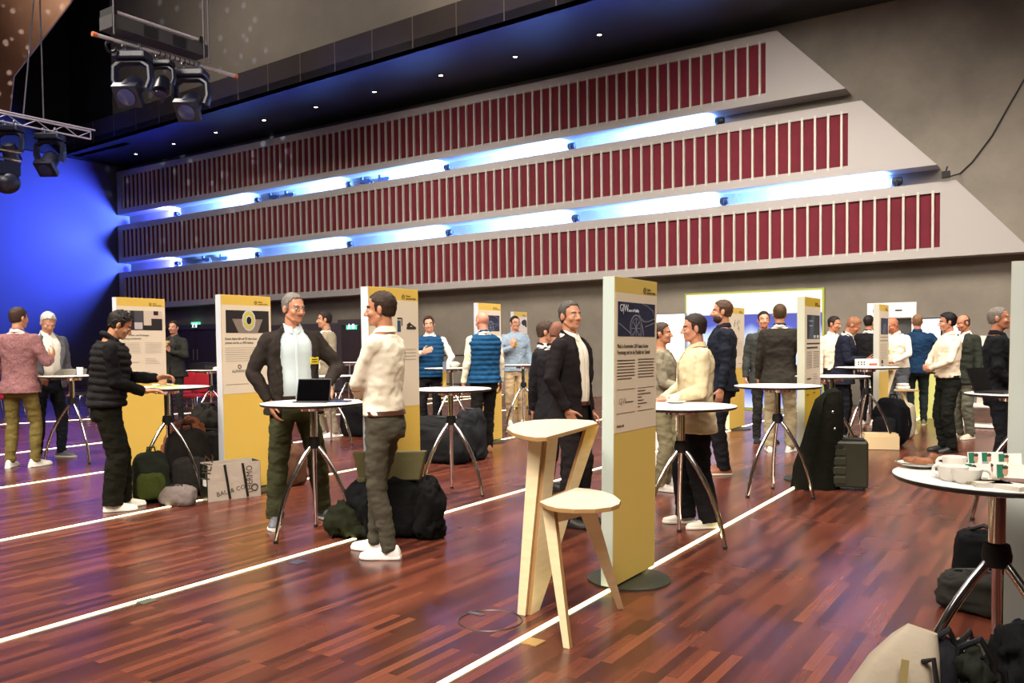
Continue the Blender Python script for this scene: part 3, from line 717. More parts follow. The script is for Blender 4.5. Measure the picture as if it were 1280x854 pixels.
# ------------------------------------------------------------------ chairs
def make_chair(cloth, key):
    r = empty(key)
    MB().ell((0, 0, .45), (.24, .23, .04), 0, 24, 8, e=.5).build('seat', cloth, r)
    MB().ell((0, .24, .70), (.23, .03, .2), 0, 24, 8, rot=Matrix.Rotation(R(-10), 3, 'X'), e=.5).build('backrest', cloth, r)
    for sx in (-1, 1):
        MB().tube([(sx*.22, -.2, 0), (sx*.22, -.18, .43), (sx*.22, .1, .44)], .012, 8).build('leg', M_chrome, r)
        MB().tube([(sx*.22, .26, 0), (sx*.22, .2, .42), (sx*.22, .25, .62), (sx*.21, .27, .75)], .012, 8).build('leg', M_chrome, r)
    return r
M_redc = mat('red_upholstery', '#b3182c', .7); M_blkc = mat('black_upholstery', '#17171a', .7)
rc = make_chair(M_redc, 'red_chair'); spots = [(-.9, 522, 12), (8, 524, 12), (243, 523, 15), (272, 521, -20), (224, 517, 5)]
names = ['at the left picture border behind the pink blazer', 'behind the man in the pink blazer', 'left one under the white table with folders', 'behind the column of the table with folders', 'half hidden behind the yellow papers table']
for k, (px, py, a) in enumerate(spots):
    c = rc if k == 0 else copy_tree(rc); b = onz(px, py); c.location = (b.x, b.y, 0); c.rotation_euler.z = R(a)
    tag(c, 'red upholstered chair with chrome legs, '+names[k], 'chair', 'red chairs on the left')
bc = make_chair(M_blkc, 'black_chair'); spots = [(434, 514, -30, 'behind the beige suit man'), (465, 515, 10, 'left of the crossed arms man'), (588, 507, 30, 'left of the bald man'), (104, 520, 0, 'behind the table on the far left'), (128, 522, -10, 'between the black vested man and the left table'), (232, 508, 10, 'behind the red chairs')]
for k, (px, py, a, nm) in enumerate(spots):
    c = bc if k == 0 else copy_tree(bc); b = onz(px, py); c.location = (b.x, b.y, 0); c.rotation_euler.z = R(a)
    tag(c, 'black upholstered chair, '+nm, 'chair', 'black chairs at the back')
b = onz(588, 507)
for k in range(0):
    c = copy_tree(bc); c.location = (b.x, b.y-.02*k, .13*k); c.rotation_euler.z = R(30); tag(c, 'black chair in the stack by the bald man, %s from the bottom' % ['', 'second', 'third', 'topmost, fourth'][k], 'chair', 'black chairs at the back')
rl = onz(566, 500); rr = empty('railing', (rl.x, rl.y, 0), R(5), 'black metal guard rail near the wall behind the woman in the blue vest', 'railing')
for sx in (-1.1, 0, 1.1): MB().tube([(sx, 0, 0), (sx, 0, 1.12)], .02, 8).build('post', M_black, rr)
for z in (1.12, .75, .4): MB().tube([(-1.1, 0, z), (1.1, 0, z)], .018, 8).build('rail', M_black, rr)

# ------------------------------------------------------------------ things on the tables
M_china = mat('white_china', '#f0ede4', .2); M_card = mat('white_card', '#f1eee6', .5); M_green = mat('teal_print', '#1d6a50', .5)
def cup(p, rz, label, r=.042, h=.06, saucer=False, group=None):
    o = empty('coffee_cup', p, rz, label, 'cup', group)
    z = .008 if saucer else 0
    MB().lathe([(.0, z), (r*.6, z), (r*.85, z+h*.25), (r, z+h), (r*.93, z+h), (r*.78, z+h*.3), (0, z+h*.15)], n=28).build('bowl', M_china, o)
    MB().torus((r*1.15, 0, z+h*.55), r*.38, .006, 16, 6, rot=Matrix.Rotation(R(90), 3, 'X')).build('handle', M_china, o)
    if saucer: MB().lathe([(0, 0), (r*1.0, 0), (r*1.75, .012), (r*1.75, .015), (r*.9, .007), (0, .006)], n=32).build('saucer', M_china, o)
    return o
cup(at_table('C', 833, 498.5), R(200), 'white coffee cup on saucer on the table before the cream jacket man', .042, .055, True)
cup(at_table('G', 1191, 601), R(150), 'white coffee cup with handle, left one on the nearest table', .05, .052)
cup(at_table('G', 1184.5, 591.5)+V((.02, .02, 0)), R(160), 'white coffee cup behind the two front cups on the nearest table', .042, .06)
cup(at_table('G', 1208, 604), R(20), 'white stoneware cup in front, right of the other cups on the nearest table', .05, .05)
# plate with pastry remains
pp = at_table('G', 1150, 584); pl = empty('plate', pp, 0, 'white plate with dark rim at the left side of the nearest table', 'plate')
MB().lathe([(0, .004), (.05, .004), (.085, .016), (.088, .019), (.05, .009), (0, .008)], n=40).build('dish', M_china, pl); MB().torus((0, 0, .0185), .084, .0018, 40, 5).build('dark_rim', M_black, pl)
M_bread = mat('baked_crust', '#8f5c3c', .6, vary=.3, vscale=30, bump=.4, bscale=60)
for k, (x, y, rx, a, lb) in enumerate([(-.03, 0, .03, 20, 'left one'), (.01, -.012, .04, -15, 'longest one'), (.045, .012, .025, 50, 'upright one')]):
    o = MB().ell((0, 0, 0), (rx, .014, .013 if k < 2 else .02), 0, 16, 10).ell((rx*.5, .004, .004), (rx*.5, .01, .012), 0, 10, 8).build('bread_piece', M_bread); displace(o, .006, 60, k); o.location = (pp.x+x, pp.y+y, pp.z+.026+(.008 if k == 2 else 0)); o.rotation_euler.z = R(a)
    tag(o, 'piece of brown crust on the plate at the nearest table, '+lb, 'bread', 'crusts on the plate')
# card holders with portrait cards
def card_box(px, py, rz, label, w=.085, h=.055):
    p = at_table('G', px, py); o = empty('card_holder', p, rz, label, 'card stand', 'portrait card stands')
    MB().box((0, 0, h/2), (w, .006, h), rot=Matrix.Rotation(R(-8), 3, 'X')).box((0, .03, .004), (w, .055, .006)).build('card', M_card, o, smooth=False)
    MB().box((-w*.36, -.0045, h/2), (w*.25, .002, h*.94), rot=Matrix.Rotation(R(-8), 3, 'X')).build('green_print', M_green, o, smooth=False)
    MB().ell((-w*.18, -.006, h*.55), (w*.1, .002, h*.3), 0, 14, 8).build('portrait', mat('portrait_print', '#b98a70', .6), o); MB().ell((-w*.18, -.0065, h*.8), (w*.105, .002, h*.13), 0, 12, 6).build('portrait_hair', M_ink, o)
    return o
for k, (px, py, a, lb) in enumerate([(1222, 599, 25, 'leftmost in front'), (1243, 597, 28, 'second from left in front'), (1262, 600, 20, 'rightmost in front'), (1224, 583, 32, 'back row left'), (1240, 583, 35, 'back row middle'), (1262, 585, 30, 'back row right')]):
    card_box(px, py, R(a), 'small white card stand with green portrait print, '+lb)
for k, (px, py, a, c, lb) in enumerate([(1238, 608, 20, '#cfc9bd', 'stack of white leaflets in front on the nearest table'), (1262, 611, -30, '#e3dcd0', 'open leaflet lying at the table rim under the cards'), (1228, 605, 15, '#8d8069', 'grey brown leaflet under the first card stand'), (1272, 606, 5, '#6f5148', 'dark printed leaflet at the right of the nearest table')]):
    p = at_table('G', px, py); o = MB()
    for j in range(4): o.box((.001*j, 0, .002+.004*j), (.11, .075, .0032))
    o = o.build('leaflet_stack', mat('leaflet'+c[1:], c, .5), smooth=False); o.location = p; o.rotation_euler.z = R(a); tag(o, lb, 'leaflets')
# tablet on stand + phone + pen on table B
p = at_table('B', 397, 502); tb = empty('tablet', p, R(33.9-11+180), 'black tablet propped up on its case on the white bar table', 'tablet')
MB().box((0, .06, .088), (.27, .008, .18), rot=Matrix.Rotation(R(16), 3, 'X')).build('body', M_blackg, tb, smooth=False, bevel=.004); MB().box((0, .0655, .09), (.25, .002, .16), rot=Matrix.Rotation(R(16), 3, 'X')).build('screen', mat('dark_glass', '#050507', .08), tb, smooth=False)
MB().box((0, .09, .005), (.27, .12, .008)).build('keyboard_cover', mat('charcoal', '#26262a', .5), tb, smooth=False); MB().box((0, .0, .06), (.2, .006, .13), rot=Matrix.Rotation(R(-32), 3, 'X')).build('kickstand', M_blackg, tb, smooth=False)
p = at_table('B', 424, 502.5); o = MB().box((0, 0, .006), (.17, .08, .01)).build('notebook', mat('blue_cover', '#27355e', .5), smooth=False, bevel=.002); o.location = p; o.rotation_euler.z = R(20); tag(o, 'dark blue notebook lying right of the tablet', 'notebook')
p = at_table('B', 433, 498.5); o = MB().box((0, 0, .005), (.15, .07, .009)).build('mobile_phone', M_blackg, smooth=False, bevel=.003); o.location = p; o.rotation_euler.z = R(25); tag(o, 'black mobile phone behind the blue notebook on the tablet table', 'phone')
# yellow papers, plate on E
p = at_table('E', 212, 480)
for k, (px, py, a, c, lb, w, d) in enumerate([(199, 484, 10, '#e3e04e', 'yellow flyer at the front rim', .17, .1), (212, 483.5, 40, '#d8d64a', 'yellow flyer in the middle', .16, .1), (225, 480.5, -10, '#e8e36a', 'yellow flyer at the right', .2, .1), (190, 486, 5, '#ece7c8', 'cream flyer nearest to the black vest', .13, .08), (232, 483, 0, '#b9bfd0', 'pale blue flyer at the right front', .15, .08)]):
    o = MB().box((0, 0, .003+.001*k), (w, d, .004)).build('flyer', mat('flyer'+c[1:], c, .55), smooth=False); o.location = at_table('E', px, py); o.rotation_euler.z = R(a); tag(o, lb+' of the paper-strewn bar table', 'flyer', 'flyers on the paper-strewn table')
p = at_table('E', 194, 480); o = MB().lathe([(0, .003), (.05, .003), (.1, .015), (.1, .018), (0, .008)], n=32).build('plate', M_china); o.location = p; tag(o, 'white plate on the paper-strewn table, under the hands of the black vested man', 'plate')
o = MB().ell((0, 0, .0), (.05, .035, .016), 0, 14, 8).build('pastry', M_bread); displace(o, .012, 40); o.location = p+V((0, 0, .025)); tag(o, 'brown pastry on the plate of the black vested man', 'pastry')
# F: folders
p = at_table('F', 84, 468); o = MB()
for j in range(4): o.box((.01*j, .006*j, .012+.018*j), (.3-.02*j, .22, .015))
o = o.build('magazine_stack', mat('grey_paper', '#8f8a80', .6), smooth=False); o.location = p; o.rotation_euler.z = R(25); tag(o, 'stack of grey magazines on the table of the grey-haired man', 'magazines')
o = MB().lathe([(0, 0), (.035, 0), (.04, .1), (.036, .1), (.032, .01), (0, .01)], n=20).build('paper_cup', M_card); o.location = at_table('F', 99, 469)+V((0.02, 0, 0)); tag(o, 'white paper cup beside the grey magazines on the left table', 'cup')
# K: folders
p = at_table('K', 252, 462); o = MB().box((0, 0, .05), (.4, .3, .1)).box((.02, 0, .11), (.34, .26, .02)).build('black_case', M_blackg, smooth=False, bevel=.02); o.location = p; tag(o, 'black flat case on the table before the red chairs', 'case')
p = at_table('K', 274, 461); o = MB().box((0, 0, .02), (.3, .22, .04)).box((.02, .02, .05), (.26, .2, .02), rot=Matrix.Rotation(R(6), 3, 'Y')).box((-.02, 0, .07), (.22, .16, .02), rot=Matrix.Rotation(R(-5), 3, 'X')).build('paper_stack', M_card, smooth=False); o.location = p; tag(o, 'untidy pile of white papers beside the black case', 'papers')
# A2 bowl, M2 laptop, stick on A
o = MB().lathe([(0, 0), (.04, 0), (.09, .06), (.085, .06), (.04, .012), (0, .012)], n=28).ell((0, 0, .055), (.07, .07, .035), 0, 16, 8).build('bowl', M_china); o.location = at_table('A2', 571, 459); tag(o, 'white bowl standing on the table of the woman in the blue vest', 'bowl')
p = at_table('A', 544.5, 482); o = empty('sample_bar', p, R(20), 'upright narrow sample bar, grey over brass, standing on the empty bar table', 'sample bar')
MB().box((0, 0, .08), (.034, .012, .16)).build('lower_part', mat('brass_sheet', '#c9a54c', .3, .8), o, smooth=False); MB().box((0, 0, .205), (.034, .012, .09)).build('upper_part', mat('grey_sheet', '#7e8290', .4, .5), o, smooth=False); MB().box((0, 0, .004), (.1, .06, .008)).build('foot', M_alu, o, smooth=False)
# O box; L
p = at_table('O', 1083, 458); o = empty('cardboard_display', p, R(20), 'low white printed box on the bar table beside the far panel', 'box')
MB().box((0, 0, .05), (.27, .16, .1)).build('carton', M_card, o, smooth=False)
s = MB(); [s.box((-.11+.035*k, -.082, .03+.03*j), (.02, .004, .018)) for k in range(3) for j in range(2)]; s.build('window_print', M_ink, o, smooth=False); MB().box((.07, -.082, .03), (.1, .004, .03)).build('red_print', mat('red_print', '#c5523a', .5), o, smooth=False)
p = onz(1131, 458, .66+.001); 
# laptop on X
p = on_table('X', -.12, -.02); lp = empty('laptop', p, R(-20), 'black open laptop on the bar table beside the right border panel', 'laptop')
MB().box((0, 0, .008), (.3, .22, .015)).build('base', M_blackg, lp, smooth=False); MB().box((0, -.14, .1), (.3, .01, .2), rot=Matrix.Rotation(R(20), 3, 'X')).build('screen', M_blackg, lp, smooth=False); lp.rotation_euler.z = R(250)
# gadget on bg stool seat
sp = bgs.matrix_basis @ V((.12, 0.02, .66)); o = MB().ell((0, 0, .03), (.1, .08, .03), 0, 20, 8, e=.6).torus((0, 0, .075), .075, .014, 24, 8).build('headset', M_card); o.location = sp+V((0, 0, .0)); tag(o, 'white headset-like device on the background plywood stool', 'device')

# ------------------------------------------------------------------ light walls, shelf, screens at the back right
def gradient_screen():
    M = bpy.data.materials.new('backlit_print'); M.use_nodes = True; nt = M.node_tree; N = nt.nodes; L = nt.links; b = N['Principled BSDF']
    tc = N.new('ShaderNodeTexCoord'); sp = N.new('ShaderNodeSeparateXYZ'); L.new(tc.outputs['Object'], sp.inputs[0])
    cr = N.new('ShaderNodeValToRGB'); e = cr.color_ramp.elements; e[0].position = .0; e[0].color = (*rgb('#dfe9ff'), 1); e[1].position = 1; e[1].color = (*rgb('#fffff0'), 1)
    for p, c in ((.15, '#4b66d8'), (.35, '#a8c4ff'), (.5, '#f4f8ff'), (.62, '#cfe0ff'), (.70, '#4a58c8'), (.795, '#4450b0'), (.80, '#fffff0')):
        q = e.new(p); q.color = (*rgb(c), 1)
    no = N.new('ShaderNodeTexNoise'); mp = N.new('ShaderNodeMapping'); mp.inputs['Scale'].default_value = (1.2, 1, .35); L.new(tc.outputs['Object'], mp.inputs['Vector']); L.new(mp.outputs['Vector'], no.inputs['Vector']); no.inputs['Scale'].default_value = 1.5
    ma = N.new('ShaderNodeMath'); ma.operation = 'MULTIPLY_ADD'; ma.inputs[1].default_value = 1/2.45; L.new(sp.outputs['Z'], ma.inputs[0]); 
    m2 = N.new('ShaderNodeMath'); m2.operation = 'MULTIPLY'; m2.inputs[1].default_value = .25; s3 = N.new('ShaderNodeMath'); s3.operation = 'SUBTRACT'; s3.inputs[1].default_value = .5; L.new(no.outputs['Fac'], s3.inputs[0]); L.new(s3.outputs[0], m2.inputs[0])
    m4 = N.new('ShaderNodeMath'); m4.operation = 'LESS_THAN'; m4.inputs[1].default_value = 1.9; L.new(sp.outputs['Z'], m4.inputs[0]); m5 = N.new('ShaderNodeMath'); m5.operation = 'MULTIPLY'; L.new(m4.outputs[0], m5.inputs[0]); L.new(m2.outputs[0], m5.inputs[1]); L.new(m5.outputs[0], ma.inputs[2])
    L.new(ma.outputs[0], cr.inputs['Fac']); L.new(cr.outputs['Color'], b.inputs['Emission Color']); b.inputs['Emission Strength'].default_value = 1.1; b.inputs['Base Color'].default_value = (.01, .01, .01, 1)
    return M
LY = 17.0
a = ony(856, 440, LY); b = ony(1030, 440, LY); hh = ony(940, 363.5, LY).z
lw = empty('light_wall', (a.x, LY, 0), 0, 'large glowing light wall with white header and blue picture behind the dark suited men', 'light wall')
MB().box(((b.x-a.x)/2, .06, hh/2), (b.x-a.x, .1, hh)).build('housing', mat('olive_frame', '#8d9440', .4), lw, smooth=False)
MB().box(((b.x-a.x)/2, .003, hh/2), (b.x-a.x-.08, .01, hh-.08)).build('backlit_picture', gradient_screen(), lw, smooth=False)
a2 = ony(790, 440, LY-.4); b2 = ony(857, 440, LY-.4); h2 = ony(830, 392, LY-.4).z
lw2 = empty('light_wall', (a2.x, LY-.4, 0), 0, 'smaller glowing white light wall beside the head of the cream jacket man', 'light wall')
MB().box(((b2.x-a2.x)/2, .06, h2/2), (b2.x-a2.x, .1, h2)).build('housing', M_alu, lw2, smooth=False); MB().box(((b2.x-a2.x)/2, .003, h2/2), (b2.x-a2.x-.05, .01, h2-.05)).build('backlit_picture', mat('white_backlight', '#ffffff', .5, em='#fffdf2', es=1.5), lw2, smooth=False)
# small strip light lamps on top? shelf unit with header
SY = 17.4; a = ony(1084, 440, SY); b = ony(1145, 440, SY); h = ony(1115, 378.5, SY).z
sh = empty('exhibition_shelf', (a.x, SY, 0), 0, 'white exhibition shelf with wide header board behind the bald man in white', 'shelf'); w = b.x-a.x
MB().box((w/2, .02, h-.14), (w, .06, .28)).build('header', M_white, sh, smooth=False); MB().box((w/2, .15, h/2-.15), (w-.06, .04, h-.3)).build('back_panel', mat('dark_grey_panel', '#3a3836', .6), sh, smooth=False)
for z in (.5, .9, 1.25, 1.5): MB().box((w/2, .0, z), (w-.1, .3, .03)).build('shelf_board', M_white, sh, smooth=False)
for x in (.03, w-.03): MB().box((x, .0, (h-.28)/2), (.05, .3, h-.28)).build('side_panel', M_white, sh, smooth=False)
MB().box((.14, -.014, h-.15), (.07, .004, .07)).box((w*.65, -.014, h-.15), (.12, .004, .03)).build('logo', M_ink, sh, smooth=False)
for k, c in enumerate(('#7c7468', '#b7b2a6', '#4d5663', '#9c8f80', '#5c5146')):
    o = MB().box((0, 0, .09), (.14, .1, .18)).build('product_box', mat('pbox'+c[1:], c, .5), smooth=False, bevel=.006); o.location = (a.x+.25+k*.2, SY-.03, 1.265); tag(o, 'small product box on the white exhibition shelf, %s from left' % ords[k], 'box', 'boxes on the exhibition shelf')
# two screens on stands
M_scr = mat('lit_screen', '#dfe8ff', .3, em='#cfe0ff', es=1.6)
for k, (x0, x1, Y, lb) in enumerate([(1150, 1176, 17.35, 'left one beside the dark-haired man'), (1186, 1205, 17.3, 'right one behind the man with the receding hairline')]):
    a = ony(x0, 425, Y); b = ony(x1, 425, Y); zt = ony((x0+x1)/2, 399, Y).z; zb = ony((x0+x1)/2, 430, Y).z; w = b.x-a.x
    s = empty('monitor', ((a.x+b.x)/2, Y, 0), 0, 'bright flat screen on a stand, '+lb, 'monitor', 'monitors at the back')
    MB().box((0, .03, (zt+zb)/2), (w+.04, .05, zt-zb+.05)).build('casing', M_black, s, smooth=False, bevel=.005); MB().box((0, .002, (zt+zb)/2), (w-.02, .006, zt-zb)).build('screen', M_scr, s, smooth=False)
    MB().box((0, .08, zb/2), (.08, .05, zb)).box((0, .05, .01), (.5, .4, .02)).build('stand', M_black, s, smooth=False)
# counter and brochure rack
a = onz(1160, 523); ct = empty('counter', (a.x, a.y, 0), 0, 'pale yellow-green counter behind the man in the blue jacket', 'counter')
MB().box((0, .2, .5), (1.1, .4, 1.0)).build('body', mat('lime_counter', '#c5c878', .5), ct, smooth=False); MB().box((0, .2, 1.02), (1.2, .5, .04)).build('counter_top', M_white, ct, smooth=False)
a = onz(1228, 534); rk = empty('brochure_rack', (a.x, a.y, 0), R(-10), 'white brochure rack filled with leaflets left of the man in black', 'rack')
MB().box((-.28, 0, .72), (.03, .03, 1.44)).box((.28, 0, .72), (.03, .03, 1.44)).box((0, 0, .03), (.7, .45, .03)).build('frame', M_white, rk, smooth=False)
rt = Matrix.Rotation(R(-18), 3, 'X')
for k, z in enumerate((1.3, 1.08, .86, .64, .36)):
    pk = MB().box((0, -.06, z-.02), (.54, .12, .04)).box((0, -.12, z), (.54, .01, .06)).build('pocket', M_white, rk, smooth=False)
    for j in range(3): MB().box((-.17+.17*j, -.05, z+.07), (.14, .015, .18), rot=rt).build('leaflet', mat('lf%d' % ((j+k) % 4), ('#6b8a98', '#b8b2a8', '#e8e4da', '#7d8a6a')[(j+k) % 4], .5), pk, smooth=False)

# ------------------------------------------------------------------ lighting rigs
M_rig = mat('dark_rig_box', '#3c3a3c', .6); M_fix = mat('moving_light_shell', '#1c1f33', .35); M_tube = mat('pale_tube', '#d5d0da', .35, .4)
def moving_head(p, size, yaw, tilt, label, boxy=True):
    r = empty('moving_light', p, yaw, label, 'stage light', 'moving stage lights'); s = size
    MB().box((0, 0, -.1*s), (.5*s, .34*s, .13*s)).build('base_box', M_fix, r, smooth=False, bevel=.03*s)
    cl = MB(); [cl.torus((x*s, 0, .04*s), .05*s, .012*s, 14, 6, rot=Matrix.Rotation(R(90), 3, 'Y')).box((x*s, 0, -.02*s), (.05*s, .05*s, .05*s)) for x in (-.12, .12)]; cl.build('clamp', M_alu, r)
    MB().tube([(-.22*s, 0, -.58*s), (-.27*s, 0, -.45*s), (-.26*s, 0, -.26*s), (-.15*s, 0, -.18*s), (.15*s, 0, -.18*s), (.26*s, 0, -.26*s), (.27*s, 0, -.45*s), (.22*s, 0, -.58*s)], .055*s, 10, flat=1.5).build('yoke', M_fix, r)
    q = Matrix.Rotation(R(tilt), 3, 'X'); c = V((0, 0, -.56*s))
    h = MB(); rg = []
    for zz, rr in ((.17, .07), (.14, .13), (0, .16), (-.14, .17), (-.22, .18)): rg.append([c+q @ V((rr*s*math.cos(2*PI*j/20), rr*s*math.sin(2*PI*j/20), zz*s)) for j in range(20)])
    h.rings(rg)
    if boxy: h.box(c+q @ V((0, 0, -.24*s)), (.36*s, .34*s, .12*s), rot=q)
    h = h.build('lamp_head', M_fix, r); h.data.materials[0] = M_fix
    ln = MB().lathe([(0, 0), (.13*s, 0), (.13*s, .012*s), (0, .02*s)], n=20).build('lens', mat('dark_lens', '#3a3f70', .1), r); ln.location = c+q @ V((0, 0, -.31*s)); ln.rotation_euler = (R(tilt+180), 0, 0)
    return r
# rear left truss with two fixtures
t0 = at(-30, 135, 15); t1 = onx(113, 158, t0.x); t1.z = t0.z; Ln = (t1-t0).length; tr_ = empty('lighting_truss', t0, 0, 'silver lattice truss hanging at the far left', 'truss')
hh = .15; dz = V((0, 0, -hh))
dv = (t1-t0); tt = MB().tube([(0, 0, 0), dv], .018, 8).tube([dz, dv+dz], .018, 8).tube([dv, dv+dz], .012, 8).tube([V((.16, 0, 0)), dv+V((.16, 0, 0))], .018, 8); tt.build('chord', M_tube, tr_)
n = int(Ln/.24); br = MB()
for k in range(n): br.tube([dv*(k/n)+(dz if k % 2 else V()), dv*((k+1)/n)+(V() if k % 2 else dz)], .009, 6)
br.build('lattice_brace', M_tube, tr_)
for px, lb in ((29, 'left one'), (54.5, 'right one')):
    q = onx(px, 150, t0.x); q = V((t0.x, q.y, t0.z)); o = MB().tube([q, q+V((0, 0, 6))] if lb == 'right one' else [q, q+V((-.0, .7, 6))], .014, 6).build('hanging_cable', mat('grey_cable', '#5b5760', .5)); tag(o, 'thin vertical cable holding the far left truss, '+lb, 'cable', 'truss cables')
q = onx(60, 165, t0.x); moving_head((t0.x+.05, q.y, t0.z-hh-.04), .95, R(34), -40, 'blue-lit moving stage light under the right end of the far truss')
q = onx(10, 160, t0.x); moving_head((t0.x+.05, q.y, t0.z-hh-.04), .85, R(34), 30, 'blue-lit moving stage light at the left border under the far truss', False)
# lower fixture group at the border
q = at(-2, 186, 13); o = empty('stage_bar', q, 0, 'short dark bar with chrome rods entering at the left border', 'bar')
e = onx(26, 191, q.x); e.z = q.z; d = e-q
MB().tube([V((0, 0, 0)), d], .02, 8).tube([V((0, 0, -.13)), d+V((0, 0, -.13))], .02, 8).build('rod', M_chrome, o); MB().box((d*.3)+V((0, 0, -.3)), (.3, .3, .2)).ell(d*.3+V((0, 0, -.5)), (.2, .2, .18)).build('lamp_body', M_fix, o)
# hoist bar with three fixtures
b0 = at(118, 43, 11.2); b1 = onx(294, 80.5, b0.x); b1.z = b0.z+.02
dv = b1-b0; hb = empty('hoist_bar', b0, 0, 'long silver pipe with stage lights hanging from a grey hoist box', 'lighting bar')
MB().tube([V(), dv], .027, 12).build('pipe', M_tube, hb); MB().tube([V()-dv.normalized()*.03, dv.normalized()*.03], .032, 12).tube([dv-dv.normalized()*.03, dv+dv.normalized()*.03], .032, 12).build('end_cap', mat('orange_cap', '#c8744c', .5), hb)
cb_ = MB()
for k in range(9): cb_.torus(dv*(.42+.035*k), .035, .008, 12, 6, rot=Matrix.Rotation(R(80+k*3), 3, 'X'))
cb_.torus(dv*.1+V((0, 0, -.1)), .07, .018, 18, 8, rot=Matrix.Rotation(R(90), 3, 'Y')); cb_.build('cable_wrap', M_blackg, hb)
def onbar(px):
    v = ray(px, 60); t = b0.x/v.x; return V((b0.x, v.y*t, b0.z))
g0 = onbar(133); g1 = onbar(252); zt = at(133, 20, depth(g0)).z; zb = at(133, 36, depth(g0)).z
hx = empty('hoist_box', (g0.x, g0.y, zb), 0, 'long grey hoist box with pale rods above the pipe of stage lights', 'hoist'); LL = g1.y-g0.y
MB().box((0, LL/2, (zt-zb)/2), (.3, LL, zt-zb)).build('box', M_rig, hx, smooth=False); s = MB()
for k in range(2): MB().box((.152, LL*(.38+.3*k), (zt-zb)/2), (.008, LL*.14, (zt-zb)*.85)).build('opening', M_black, hx, smooth=False)
s = MB(); [s.tube([(.12-.09*k, LL*.05, zt-zb+.05+.03*(k % 2)), (.12-.09*k, LL*.9, zt-zb+.05+.03*(k % 2))], .022, 8) for k in range(4)]; s.build('rod', M_tube, hx); [MB().box((0, LL*q_, zt-zb+.05), (.3, .07, .1)).build('bracket', M_black, hx, smooth=False) for q_ in (.03, .93)]
for px, lb in ((134, 'left'), (246, 'right inner'), (250.5, 'right outer')):
    q = onbar(px); o = MB().tube([q+V((.17 if 'outer' not in lb else .2, 0, 0.02)), q+V((.17 if 'outer' not in lb else .2, 0, 6))], .011, 6).build('hoist_cable', mat('grey_cable', '#5b5760', .5)); tag(o, 'steel cable carrying the grey hoist box, %s one' % lb, 'cable', 'hoist cables')
moving_head(onbar(165)+V((0, 0, -.06)), .92, R(34), -48, 'moving stage light on the silver pipe, left one of three')
moving_head(onbar(202)+V((0, 0, -.06)), .62, R(34), -25, 'smaller moving stage light in the middle of the silver pipe', False)
moving_head(onbar(238)+V((0, 0, -.06)), .92, R(34), -48, 'moving stage light on the silver pipe, right one of three')

# ------------------------------------------------------------------ bags and luggage
def soft(size, seed, amp=.02, e=.45, sc=7, n=56, m=36, pear=0):
    mb = MB(); mb.ell((0, 0, size[2]/2), (size[0]/2, size[1]/2, size[2]/2), 0, n, m, e=e)
    mb.v = [((v[0]*(1-pear*v[2]/size[2])), v[1]*(1-pear*v[2]/size[2]), v[2]) for v in mb.v]
    return mb
def fold(o, amp, scale, seed):
    me = o.data; cs = [v.co.copy() for v in me.vertices]; ns = [V(n.vector) for n in me.vertex_normals]; out = []
    for c, n in zip(cs, ns):
        k = 1-2.2*abs(noise.noise(V((c.x*scale, c.y*scale, c.z*scale*.6))+V((seed, 0, seed)))); out += list(c+n*(k*amp))
    me.vertices.foreach_set('co', out); me.update()
def soft_obj(name, size, m_, parent, seed, amp=.02, e=.45, pear=0, sc=7, loc=(0, 0, 0), rot=(0, 0, 0)):
    o = soft(size, seed, amp, e, pear=pear).build(name, m_, parent, weld=True); displace(o, amp*.8, sc, seed); fold(o, amp*.45, sc*2.2, seed); fold(o, amp*.3, sc*5, seed+3)
    for v in o.data.vertices: v.co.z = max(v.co.z, 0.0)
    o.data.update(); o.location = loc; o.rotation_euler = rot; return o
def backpack(p, rz, cols, label, s=1.0, seed=1, tilt=0, pocket=True):
    r = empty('backpack', p, rz, label, 'bag'); m1 = mat('bag'+cols[0][1:], cols[0], .8, spec=.15, bump=.3, bscale=25, bdist=.02); m2 = mat('bag'+cols[1][1:], cols[1], .8, spec=.15, bump=.3, bscale=25, bdist=.02)
    ch = [soft_obj('body', (.32*s, .2*s, .46*s), m1, r, seed, .025, .55, .12)]
    if pocket: ch.append(soft_obj('front_pocket', (.25*s, .09*s, .24*s), m2, r, seed+3, .012, .5, .05, loc=(0, -.1*s, .04*s)))
    for sx in (-1, 1): ch.append(MB().tube([(sx*.08*s, .08*s, .42*s), (sx*.1*s, .15*s, .36*s), (sx*.12*s, .16*s, .2*s), (sx*.12*s, .1*s, .06*s)], .022*s, 8, flat=.4).build('strap', m2, r))
    ch.append(MB().tube([(-.04*s, .05*s, .44*s), (-.03*s, .06*s, .5*s), (.03*s, .06*s, .5*s), (.04*s, .05*s, .44*s)], .009*s, 8).build('handle', m2, r))
    r.rotation_euler = (tilt, 0, rz); return r
def blob(name, px, py, size, col, label, cat, seed, amp=.05, rz=0, e=.7, pear=.2, sc=5, extra=None, rough=.8):
    p = onz(px, py); m_ = mat('cloth'+col[1:], col, rough, spec=.15, bump=.35, bscale=18, bdist=.02)
    r = empty(name, p, rz, label, cat); soft_obj('body', size, m_, r, seed, amp, e, pear, sc)
    MB().tube([(-size[0]*.25, 0, size[2]*.8), (-size[0]*.15, -.03, size[2]*1.05), (size[0]*.15, -.03, size[2]*1.05), (size[0]*.25, 0, size[2]*.8)], .012, 8).build('handle', M_blackg, r)
    return r
backpack(onz(190, 627), R(55), ('#20231a', '#3a4218'), 'black and olive backpack standing under the paper-strewn table', 1.0, 2)
backpack(onz(236, 618), R(60), ('#211d1b', '#2c2927'), 'large black backpack leaning beside the printed shopping bag', 1.35, 5, pocket=True)
b_ = blob('small_bag', 224, 631, (.36, .2, .17), '#6f6460', 'small grey patterned bag on the floor under the large black backpack', 'bag', 7, .03, R(20))
